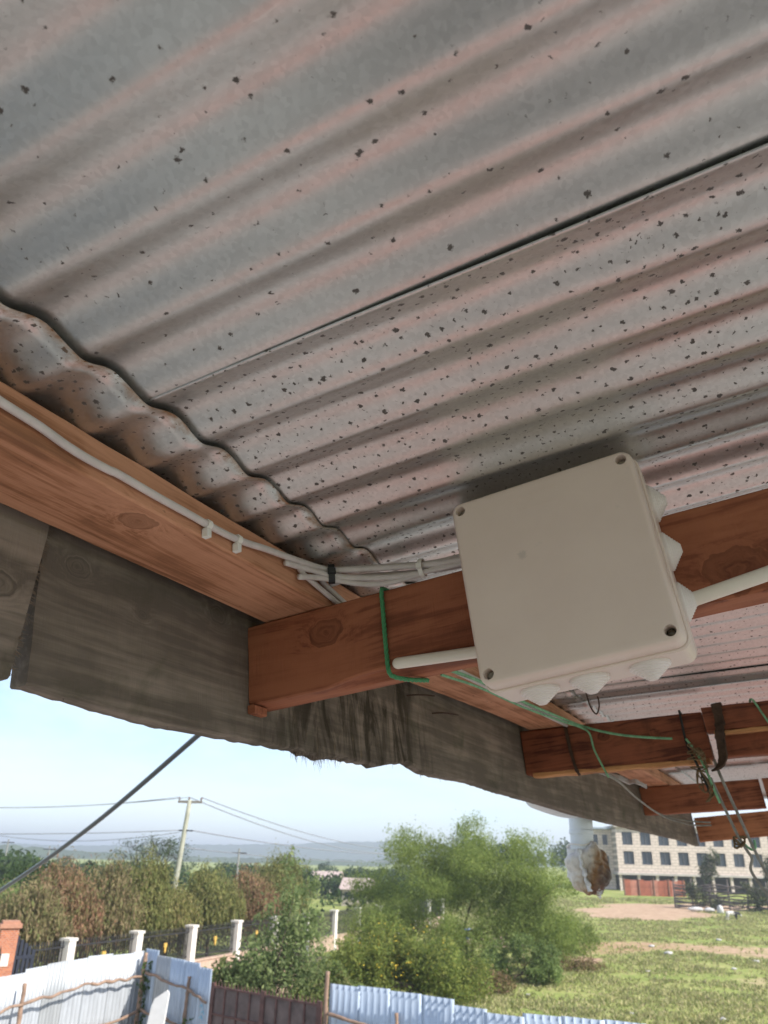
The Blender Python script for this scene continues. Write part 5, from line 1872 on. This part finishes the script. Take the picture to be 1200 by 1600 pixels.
stick(tf, 'post', F_(-8.30, 22.1, 0), F_(-8.38, 22.2, 1.95), .065, m_pole)
stick(tf, 'post', F_(-6.72, 26.75, 0), F_(-6.70, 26.8, 2.22), .075, m_pole)
stick(tf, 'rail', F_(-9.3, 18.2, 1.3), F_(-8.32, 22.2, 1.50), .04, m_pole)
stick(tf, 'rail', F_(-8.32, 22.2, 1.52), F_(-7.62, 25.0, 1.62), .04, m_pole)
stick(tf, 'rail', F_(-7.62, 25.0, 1.62), F_(-6.66, 26.8, 1.60), .045, m_pole)
stick(tf, 'rail', F_(-7.95, 23.6, .42), F_(-6.66, 26.8, .78), .045, m_pole)
fo2 = (-5.5, 25.7)
tf2 = empty('tin_fence', T3(fo2[0], fo2[1], 0), 'pale blue tin fence between the fence corner and the brown gate', 'fence', 'tin fences')
tin_run(tf2, fo2, [(-6.80, 27.08), (-4.27, 24.4)], [2.28, 2.12], [tin_b, tin_g, tin_b, tin_b], .78)
stick(tf2, 'post', F_(-5.02, 24.95, 0, fo2), F_(-4.98, 25.0, 1.85, fo2), .06, m_pole)
stick(tf2, 'rail', F_(-6.62, 26.7, 1.72, fo2), F_(-5.0, 25.0, 1.55, fo2), .04, m_pole)
stick(tf2, 'rail', F_(-5.0, 25.0, 1.55, fo2), F_(-4.33, 24.25, 1.35, fo2), .04, m_pole)
stick(tf2, 'rail', F_(-6.62, 26.7, .80, fo2), F_(-4.40, 24.3, .62, fo2), .04, m_pole)
C = np.concatenate([np.array([-6.62, 26.72, 0]) + np.stack([rng.normal(size=170) * .08, rng.normal(size=170) * .06, rng.uniform(.1, 2.0, 170)], -1), np.array([-4.95, 24.85, 0]) + np.stack([rng.normal(size=60) * .14, rng.normal(size=60) * .06, rng.uniform(.1, .9, 60)], -1)]) - np.array([fo2[0], fo2[1], 0])
link('vine', quads_mesh('vine', leaf_quads(C, .10, .7)), m_vine, parent=tf2)
mb = MB()
for (x, z) in ((0, 0), (.06, .12), (-.02, .25)):
    mb.tube([(x - .07, 0, z + .6), (x + .02, 0, z + .66), (x + .08, 0, z + .58)], .012, 5)
o = link('paint_mark', mb.mesh('paint_mark'), plain('cyan_paint', (0.25, 0.55, 0.70), .6), parent=tf2)
o.location = F_(-4.50, 24.58, .35, fo2)
o.rotation_euler.z = math.atan2(-2.68, 2.53)

fo3 = (1.0, 20.3)
tf3 = empty('tin_fence', T3(fo3[0], fo3[1], 0), 'pale blue tin fence with uneven tops right of the brown gate', 'fence', 'tin fences')
tin_run(tf3, fo3, [(-.98, 21.5), (.85, 20.4), (2.9, 18.9), (5.15, 17.7), (9.5, 15.6)], [2.18, 2.17, 2.05, 2.12, 2.1], [tin_b], .82)
stick(tf3, 'post', F_(-1.06, 21.35, 0, fo3), F_(-1.04, 21.4, 2.45, fo3), .065, m_pole)
stick(tf3, 'post', F_(.55, 20.35, 0, fo3), F_(.56, 20.4, 1.80, fo3), .05, m_pole)
stick(tf3, 'post', F_(1.95, 19.4, 0, fo3), F_(1.96, 19.42, 1.72, fo3), .05, m_pole)
stick(tf3, 'rail', F_(-1.0, 21.3, 1.62, fo3), F_(.6, 20.3, 1.38, fo3), .04, m_pole)
stick(tf3, 'rail', F_(.6, 20.3, 1.36, fo3), F_(3.0, 18.65, 1.3, fo3), .04, m_pole)

# brown steel gate
ga, gb_ = np.array([-4.16, 24.22]), np.array([-1.20, 21.62])
gL = float(np.linalg.norm(gb_ - ga))
gang = math.atan2(gb_[1] - ga[1], gb_[0] - ga[0])
gate = empty('steel_gate', T3(ga[0], ga[1], 0, gang), 'rusty brown double-leaf sheet steel gate with spikes on top', 'gate')
m_rg = plain('rusty_brown_gate_frame', (0.115, 0.055, 0.045), .7, .2, .3, 5, .2)
m_rp = plain('rusty_brown_gate_panel', (0.13, 0.095, 0.085), .75, .2, .35, 2.5, .1)
GT = 1.80
nP = 8
for k in range(nP + 1):
    x = gL * k / nP
    wd = .07 if k in (0, nP // 2, nP) else .028
    mb = MB().box((x - wd, -.045 if k in (0, 4, 8) else -.034, .08), (x + wd, .02, GT + (.02 if wd > .05 else -.05)))
    link('upright', mb.mesh('upright'), m_rg, parent=gate)
for k in range(nP):
    x0, x1 = gL * k / nP + .031, gL * (k + 1) / nP - .031
    for z0, z1 in ((.14, .58), (.62, 1.10), (1.14, GT - .09)):
        mb = MB().box((x0, -.004, z0), (x1, .004, z1))
        link('panel', mb.mesh('panel'), m_rp, parent=gate)
for z in (.08, .58, 1.10, GT - .09):
    mb = MB().box((0.072, -.04, z), (gL / 2 - .072, .01, z + .045)).box((gL / 2 + .072, -.04, z), (gL - .072, .01, z + .045))
    link('cross_rail', mb.mesh('cross_rail'), m_rg, parent=gate)
spk = MB()
for k in range(30):
    x = gL * (k + .5) / 30
    spk.add([(x - .02, -.02, GT - .045), (x + .02, -.02, GT - .045), (x + .02, .0, GT - .045), (x - .02, .0, GT - .045), (x, -.01, GT + .10)], [(0, 1, 4), (1, 2, 4), (2, 3, 4), (3, 0, 4)])
link('spikes', spk.mesh('spikes'), m_rg, parent=gate)

# white board leaning inside the fence
mb = MB().prism([(-.30, 0), (.28, 0), (.27, 1.50), (.20, 1.58), (-.14, 1.36), (-.20, 1.2)], -.02, .02)
o = link('white_board', mb.mesh('white_board'), plain('white_painted_board', (0.78, 0.76, 0.72), .7, 0, .05, 4), mw=T3(-5.72, 24.5, 0, D2R(-20)) @ Matrix.Rotation(D2R(82), 4, 'X'))
tag(o, 'broken white board leaning before the pale blue fence', 'board')
# =================================================================== FAR BUILDING
m_cream, t, b = new_mat('unplastered_cream_blockwork')
bt = t.nodes.new('ShaderNodeTexBrick')
bt.inputs['Scale'].default_value = 1.0
bt.inputs['Brick Width'].default_value = .9
bt.inputs['Row Height'].default_value = .42
bt.inputs['Mortar Size'].default_value = .035
bt.inputs['Color1'].default_value = (0.68, 0.575, 0.50, 1)
bt.inputs['Color2'].default_value = (0.62, 0.52, 0.45, 1)
bt.inputs['Mortar'].default_value = (0.36, 0.30, 0.25, 1)
mp = t.nodes.new('ShaderNodeMapping')
mp.inputs['Rotation'].default_value = (-math.pi / 2, 0, 0)
tc = t.nodes.new('ShaderNodeTexCoord')
t.links.new(tc.outputs['Object'], mp.inputs['Vector'])
t.links.new(mp.outputs['Vector'], bt.inputs['Vector'])
t.links.new(bt.outputs['Color'], b.inputs['Base Color'])
b.inputs['Roughness'].default_value = .9
m_slab = plain('raw_concrete', (0.46, 0.42, 0.38), .9, 0, .1, .8)
m_pane = plain('dark_window_glass', (0.045, 0.055, 0.07), .15, 0, .2, 1)
m_wframe = plain('dark_window_frame', (0.10, 0.10, 0.11), .5)
m_in = plain('painted_interior_shade', (0.10, 0.09, 0.08), .9)
BZ = 1.7
bd = empty('unfinished_building', T3(36.9, 131, BZ, D2R(-4)), 'cream unfinished three-storey building with rows of dark windows', 'building')
WX = [1.7 + 2.72 * k for k in range(14)]
ww, wh = 1.55, 1.85
rows = [(4.80 - wh / 2, 4.80 + wh / 2), (7.52 - wh / 2, 7.52 + wh / 2)]
x_end = WX[-1] + 1.6
mb = MB()
zs = [(2.72, rows[0][0]), (rows[0][1], rows[1][0]), (rows[1][1], 9.1)]
for z0, z1 in zs:
    mb.box((0, 0, z0), (x_end, .30, z1))
for (z0, z1) in rows:
    xs_ = [0] + sum([[w - ww / 2, w + ww / 2] for w in WX], []) + [x_end]
    for i in range(0, len(xs_), 2):
        mb.box((xs_[i], 0, z0), (xs_[i + 1], .30, z1))
mb.box((x_end - .3, .30, 0), (x_end, 11, 9.1)).box((0, .30, 2.72), (.3, 11, 9.1)).box((.3, 10.7, 0), (x_end - .3, 11, 9.1))
link('wall', mb.mesh('wall'), m_cream, parent=bd)
mb = MB().box((-.25, -.35, 2.42), (x_end + .2, 11.2, 2.72))
link('floor_slab', mb.mesh('floor_slab'), m_slab, parent=bd)
mb = MB().box((-.3, -.4, 9.1), (x_end + .3, 11.3, 9.38))
link('roof_slab', mb.mesh('roof_slab'), m_slab, parent=bd)
for k in range(15):
    x = .2 + 2.72 * k
    mb = MB().box((x - .2, -.1, -.5), (x + .2, .3, 2.42))
    link('column', mb.mesh('column'), m_cream, parent=bd)
mb = MB().box((.3, 4.0, -.5), (x_end - .3, 4.2, 2.42))  # dark sheet standing in for the shade behind the ground-floor columns
link('ground_floor_shade_sheet', mb.mesh('ground_floor_shade_sheet'), m_in, parent=bd)
pane_me = MB().box((-ww / 2, .20, -wh / 2), (ww / 2, .22, wh / 2)).mesh('pane')
fr = MB()
fr.box((-ww / 2, .13, -wh / 2), (-ww / 2 + .07, .19, wh / 2)).box((ww / 2 - .07, .13, -wh / 2), (ww / 2, .19, wh / 2)).box((-.035, .13, -wh / 2), (.035, .19, wh / 2)).box((-ww / 2 + .07, .13, wh / 2 - .07), (-.035, .19, wh / 2)).box((.035, .13, wh / 2 - .07), (ww / 2 - .07, .19, wh / 2)).box((-ww / 2 + .07, .13, -wh / 2), (-.035, .19, -wh / 2 + .07)).box((.035, .13, -wh / 2), (ww / 2 - .07, .19, -wh / 2 + .07))
fr_me = fr.mesh('window')
for (z0, z1) in rows:
    for x in WX:
        o = link('window', fr_me, m_wframe, parent=bd)
        o.location = (x, 0, (z0 + z1) / 2)
        link('pane', pane_me, m_pane, parent=o)
# set-back left wing with a blue-grey roof edge
wg = MB()
wz0, wz1 = 0.0, 8.9
wgx = [(-3.9, -2.95), (-2.15, -1.45), (-.65, .1)]
for x0, x1 in wgx:
    wg.box((x0, 3.2, wz0), (x1, 3.5, wz1))
for (z0, z1) in ((0, 3.6), (5.0, 6.6), (8.1, 8.9)):
    for x0, x1 in ((-2.95, -2.15), (-1.45, -.65)):
        wg.box((x0, 3.2, z0), (x1, 3.5, z1))
wg.box((-3.9, 3.5, 0), (-3.6, 10, wz1))
link('side_wing', wg.mesh('side_wing'), m_cream, parent=bd)
for x in (-2.55, -1.05):
    for z in (4.3, 7.35):
        mb = MB().box((x - .4, 3.36, z - .75), (x + .4, 3.40, z + .75))
        link('pane', mb.mesh('pane'), m_pane, parent=bd)
mb = MB().box((-4.2, 2.7, 8.9), (.2, 10.4, 9.15))
link('wing_roof', mb.mesh('wing_roof'), plain('blue_grey_roofing', (0.30, 0.36, 0.42), .6), parent=bd)

# rusty tin hoarding in front of it
rf = empty('rusty_hoarding', T3(34.0, 119, gz(36, 119), D2R(-2)), 'rust-red tin hoarding below the unfinished building', 'fence')
m_rust1 = plain('rust_red_tin', (0.36, 0.11, 0.06), .8, .1, .25, 1.5)
m_rust2 = plain('pink_rust_tin', (0.46, 0.19, 0.13), .8, .1, .25, 1.5)
for k in range(9):
    o = link('sheet', tin_sheet_mesh(.93, 1.95 + random.uniform(-.1, .1)), (m_rust1, m_rust2, m_rust1)[k % 3], parent=rf)
    o.location = (k * .92, .02 * (k % 2), 0)
for k in range(5):
    stick(rf, 'post', (k * 2.0 + .1, -.08, -.1), (k * 2.0 + .1, -.08, 2.2), .06, m_pole, .01)

# weathered pole barrier overgrown with scrub
bfz = gz(37, 93)
bx0 = np.array([33.2, 97.0])
bx1 = np.array([50.0, 84.0])
bfn = empty('pole_barrier', T3(bx0[0], bx0[1], bfz), 'dark stacked-pole barrier overgrown with scrub at right edge', 'fence')
m_gpole = plain('grey_weathered_poles', (0.17, 0.14, 0.125), .9, 0, .3, 2)
dv_ = bx1 - bx0
for k in range(12):
    p = dv_ * k / 11
    stick(bfn, 'post', (p[0], p[1], -.5), (p[0] + .1, p[1], 2.7 + random.uniform(-.3, .4)), .09, m_gpole, .03)
for k in range(11):
    z = .15 + .22 * k
    stick(bfn, 'rail', (0, -.12, z), (dv_[0] * .5, dv_[1] * .5 - .12, z + random.uniform(-.1, .1)), .08, m_gpole, .10)
    stick(bfn, 'rail', (dv_[0] * .5, dv_[1] * .5 - .12, z), (dv_[0], dv_[1] - .12, z + random.uniform(-.1, .1)), .08, m_gpole, .10)
bl_ = [(dv_[0] * f_, dv_[1] * f_ - .4, random.uniform(.3, 2.3), random.uniform(.7, 1.5), .5, random.uniform(.5, 1.0)) for f_ in rng.uniform(0.02, 1, 20)]
L_scrub = leafmat('grey_green_scrub_leaves', [(0.09, 0.11, 0.06), (0.13, 0.15, 0.08), (0.16, 0.14, 0.10), (0.07, 0.09, 0.045)], .3)
link('scrub', quads_mesh('scrub', leaf_quads(blob_points(bl_, 9000, .2, 16, .2), .22, .5)), L_scrub, parent=bfn)
# slim trees in front of the building
for (x, y, h, lb) in [(43.5, 112, 6.5, 'hazy slim tree in front of the building windows'), (50.0, 108, 7.0, 'hazy tree before the right end of the building'), (54.5, 104, 8.0, 'tall hazy tree at the right edge before the building')]:
    tree('slim_tree', x, y, h * .45, [(0, 0, h * .6, 1.1, 1.1, h * .25), (.5, 0, h * .75, .9, .9, h * .2), (-.6, 0, h * .5, .9, .9, h * .2)], 2600, .26, L_scrub, lb, 'tree', 'slim trees by the building', r0=.1, shell=.2)

m_sackw = plain('dusty_white_sack', (0.48, 0.47, 0.46), .8)
# white sacks on the ground
for k, (x, y, sx, lb) in enumerate([(33.2, 91.0, .8, 'long white sack lying on the verge before the pole barrier'), (34.35, 90.2, .5, 'short white sack lying next to the long one'), (35.2, 89.5, .32, 'upright white sack on the verge before the pole barrier')]):
    o = link('white_sack', crumple('white_sack', (0, 0, .25), (sx, .3, .2 if k < 2 else .5), .2, 3.0 + k, 3), m_sackw, mw=T3(x, y, gz(x, y)))
    tag(o, lb, 'sack', 'white sacks')

# black and white goat
gx, gy = 32.6, 80.5
goat = empty('goat', T3(gx, gy, gz(gx, gy), D2R(8)), 'black and white goat grazing on the far grass', 'goat')


def skin_mesh(nm, verts, edges, radii):
    me_ = bpy.data.meshes.new(nm)
    me_.from_pydata(verts, edges, [])
    ob = bpy.data.objects.new('tmp', me_)
    COL.objects.link(ob)
    sk_ = ob.modifiers.new('skin', 'SKIN')
    for i, r in enumerate(radii):
        me_.skin_vertices[0].data[i].radius = (r, r)
    me_.skin_vertices[0].data[0].use_root = True
    sk_.use_smooth_shade = True
    sd_ = ob.modifiers.new('sub', 'SUBSURF')
    sd_.levels = 2
    dg = bpy.context.evaluated_depsgraph_get()
    out = bpy.data.meshes.new_from_object(ob.evaluated_get(dg))
    out.name = nm
    bpy.data.objects.remove(ob)
    return out


gvx = [(0, 0, .60), (.28, 0, .60), (.50, 0, .62), (-.25, 0, .62), (-.42, 0, .62),
       (.66, 0, .66), (.80, 0, .58), (.93, 0, .44), (1.02, 0, .34),
       (.46, .12, .42), (.47, .12, .22), (.45, .12, .02), (.46, -.12, .42), (.43, -.12, .22), (.46, -.12, .02),
       (-.36, .12, .46), (-.46, .12, .26), (-.43, .12, .02), (-.34, -.12, .46), (-.43, -.12, .26), (-.38, -.12, .02),
       (-.55, 0, .70)]
ged = [(0, 1), (1, 2), (0, 3), (3, 4), (2, 5), (5, 6), (6, 7), (7, 8), (2, 9), (9, 10), (10, 11), (2, 12), (12, 13), (13, 14), (4, 15), (15, 16), (16, 17), (4, 18), (18, 19), (19, 20), (4, 21)]
grd = [.19, .19, .17, .18, .15, .12, .10, .085, .05, .07, .042, .04, .07, .042, .04, .085, .045, .04, .085, .045, .04, .03]
m_goat, t, b = new_mat('black_and_white_coat')
tc = t.nodes.new('ShaderNodeTexCoord')
sx_ = t.nodes.new('ShaderNodeSeparateXYZ')
t.links.new(tc.outputs['Object'], sx_.inputs[0])
k1 = math_n(t, 'ADD', sx_.outputs[0], math_n(t, 'MULTIPLY', math_n(t, 'SUBTRACT', noise_n(t, tc.outputs['Object'], 5, 2, .5), .5), .5))
t.links.new(ramp(t, k1, [(.0, (.62, .58, .54)), (.18, (.62, .58, .54)), (.22, (.02, .02, .02)), (.85, (.02, .02, .02)), (.9, (.6, .56, .5))]), b.inputs['Base Color'])
b.inputs['Roughness'].default_value = .9
link('body', skin_mesh('body', gvx, ged, grd), m_goat, parent=goat, sm=True)
for s_ in (-1, 1):
    mb = MB()
    mb.tube(spline([(.80, .04 * s_, .66), (.76, .06 * s_, .74), (.69, .08 * s_, .78)], 4), np.linspace(.018, .006, 9), 6)
    link('horn', mb.mesh('horn'), m_rail, parent=goat, sm=True)
    mb = MB()
    mb.tube([(.80, .08 * s_, .60), (.77, .15 * s_, .57), (.75, .19 * s_, .52)], [.02, .035, .01], 6)
    link('ear', mb.mesh('ear'), m_goat, parent=goat, sm=True)

# small far houses
m_hw = plain('pale_house_wall', (0.58, 0.50, 0.44), .9)
m_hw2 = plain('buff_house_wall', (0.55, 0.47, 0.42), .9)
m_tile = plain('pink_grey_roof', (0.45, 0.36, 0.33), .85)
m_tile2 = plain('grey_tin_roof', (0.42, 0.42, 0.43), .6)
for (x, y, w, d_, h, rh, mw_, mr, lb) in [(-2.0, 108, 3.2, 3.2, 1.9, 1.1, m_hw2, m_tile, 'small buff far house with pinkish roof left of big tree'), (-8.0, 148, 4.5, 4, 2.0, 1.1, m_hw, m_tile, 'distant pinkish-roofed house under the blue hill')]:
    hs = empty('far_house', T3(x, y, gz(x, y), D2R(random.uniform(-25, 25))), lb, 'house', 'far houses')
    mb = MB().box((-w / 2, -d_ / 2, -.3), (w / 2, d_ / 2, h))
    mb.add([(-w / 2, -d_ / 2 + .01, h), (-w / 2, d_ / 2 - .01, h), (-w / 2, 0, h + rh * .9), (w / 2, -d_ / 2 + .01, h), (w / 2, d_ / 2 - .01, h), (w / 2, 0, h + rh * .9)], [(0, 2, 1), (3, 4, 5)])
    link('wall', mb.mesh('wall'), mw_, parent=hs)
    mb = MB()
    q = .35
    for s_ in (-1, 1):
        mb.add([(-w / 2 - q, s_ * (d_ / 2 + q), h - .15), (w / 2 + q, s_ * (d_ / 2 + q), h - .15), (w / 2 + q, 0, h + rh), (-w / 2 - q, 0, h + rh), (-w / 2 - q, s_ * (d_ / 2 + q), h - .05), (w / 2 + q, s_ * (d_ / 2 + q), h - .05), (w / 2 + q, 0, h + rh + .1), (-w / 2 - q, 0, h + rh + .1)], [(0, 1, 2, 3), (4, 5, 6, 7), (0, 1, 5, 4), (0, 3, 7, 4), (1, 2, 6, 5)])
    link('roof', mb.mesh('roof'), mr, parent=hs)
    for xx in (-w * .25, w * .25):
        mb = MB().box((xx - .45, -d_ / 2 - .03, h * .4), (xx + .45, -d_ / 2 - .005, h * .8))
        link('window', mb.mesh('window'), m_pane, parent=hs)
# rubble and a blue barrel under the big tree
bb = empty('blue_barrel', T3(6.35, 60, 0.0), 'small blue barrel under the big feathery tree', 'barrel')
mb = MB().lathe([(.28, 0), (.30, .05), (.30, .28), (.315, .30), (.30, .32), (.30, .60), (.315, .62), (.30, .64), (.30, .88), (.27, .92)], (0, 0, 0), (0, 0, 1), 18)
link('drum', mb.mesh('drum'), plain('blue_plastic_drum', (0.03, 0.10, 0.42), .45), parent=bb, sm=False)
mb = MB().lathe([(.06, .92), (.06, .96)], (.12, 0, 0), (0, 0, 1), 10)
link('bung', mb.mesh('bung'), m_film, parent=bb)
for k in range(12):
    x, y = 7.4 + rng.uniform(-1.4, 2.4), 57 + rng.uniform(-2, 3)
    s_ = rng.uniform(.25, .6)
    o = link('rubble_stone', crumple('rubble_stone', (0, 0, s_ * .4), (s_, s_ * .8, s_ * .6), .4, k * 1.7, 3), m_stone, mw=T3(x, y, gz(x, y)))
    tag(o, 'buff rubble stone piled under the big feathery tree', 'stone', 'rubble stones')
# litter
for (x, y, s_) in [(3.6, 36.2, .22), (5.1, 40.1, .18), (17.6, 53.5, .42), (17.9, 57.5, .3), (9.5, 33.6, .16), (12.4, 32.6, .26), (21.5, 50.5, .3), (14.0, 46, .2), (24, 62, .3), (6.4, 37.5, .16), (19, 47.5, .22)]:
    o = link('litter_scrap', crumple('litter_scrap', (0, 0, s_ * .25), (s_ * .6, s_ * .4, s_ * .22), .6, x, 2), m_sackw, mw=T3(x, y, gz(x, y)))
    tag(o, 'pale scrap of litter lying on the grassy field', 'litter', 'litter scraps on the field')

# grass tufts over the field
n = 70000
yy = 27 + 85 * rng.random(n) ** 1.35
xx = yy * rng.uniform(.0, .62, n)
keep = (dirt(xx, yy) + rng.normal(size=n) * .18) < .42
xx, yy = xx[keep], yy[keep]
pn = np.array([mnoise.noise((a * .35, b_ * .35, 5)) for a, b_ in zip(xx, yy)])
kp = pn + rng.normal(size=len(pn)) * .25 > -.12
xx, yy, pn = xx[kp], yy[kp], pn[kp]
zz = ground_z(xx, yy)
n = len(xx)
h = (.045 + .06 * rng.random(n)) * (1 + .9 * np.clip(pn, 0, 1)) * (.8 + yy / 90)
w = .022 + .02 * rng.random(n) + yy * .0004
Q = []
for k in range(3):
    a = rng.random(n) * math.pi
    dx, dy = np.cos(a) * w, np.sin(a) * w
    lx, ly = rng.normal(size=n) * h * .6, rng.normal(size=n) * h * .6
    ox, oy = rng.normal(size=n) * .07, rng.normal(size=n) * .07
    b0 = np.stack([xx + ox - dx, yy + oy - dy, zz - .02], -1)
    b1 = np.stack([xx + ox + dx, yy + oy + dy, zz - .02], -1)
    t1 = np.stack([xx + ox + lx + dx * .2, yy + oy + ly + dy * .2, zz + h], -1)
    t0 = np.stack([xx + ox + lx - dx * .2, yy + oy + ly - dy * .2, zz + h], -1)
    Q.append(np.stack([b0, b1, t1, t0], 1))
L_grass = leafmat('field_grass_blades', [(0.27, 0.30, 0.11), (0.36, 0.36, 0.15), (0.45, 0.41, 0.22), (0.25, 0.30, 0.11), (0.41, 0.36, 0.21)], .3)
o = link('grass', quads_mesh('grass', np.concatenate(Q)), L_grass)
tag(o, 'short patchy yellow-green grass on the field', 'grass', kind='stuff')

# =================================================================== HAZE
mb = MB().box((-3700, -1000, -4), (3700, 5400, 75))
hz = link('haze', mb.mesh('haze'))
m = bpy.data.materials.new('pale_haze')
m.use_nodes = True
t = m.node_tree
t.nodes.clear()
oo = t.nodes.new('ShaderNodeOutputMaterial')
vv = t.nodes.new('ShaderNodeVolumePrincipled')
vv.inputs['Color'].default_value = (0.80, 0.89, 1.0, 1)
vv.inputs['Density'].default_value = 0.0007
vv.inputs['Anisotropy'].default_value = 0.2
t.links.new(vv.outputs[0], oo.inputs['Volume'])
hz.data.materials.append(m)
tag(hz, 'thin pale blue haze over the valley', None, kind='stuff')
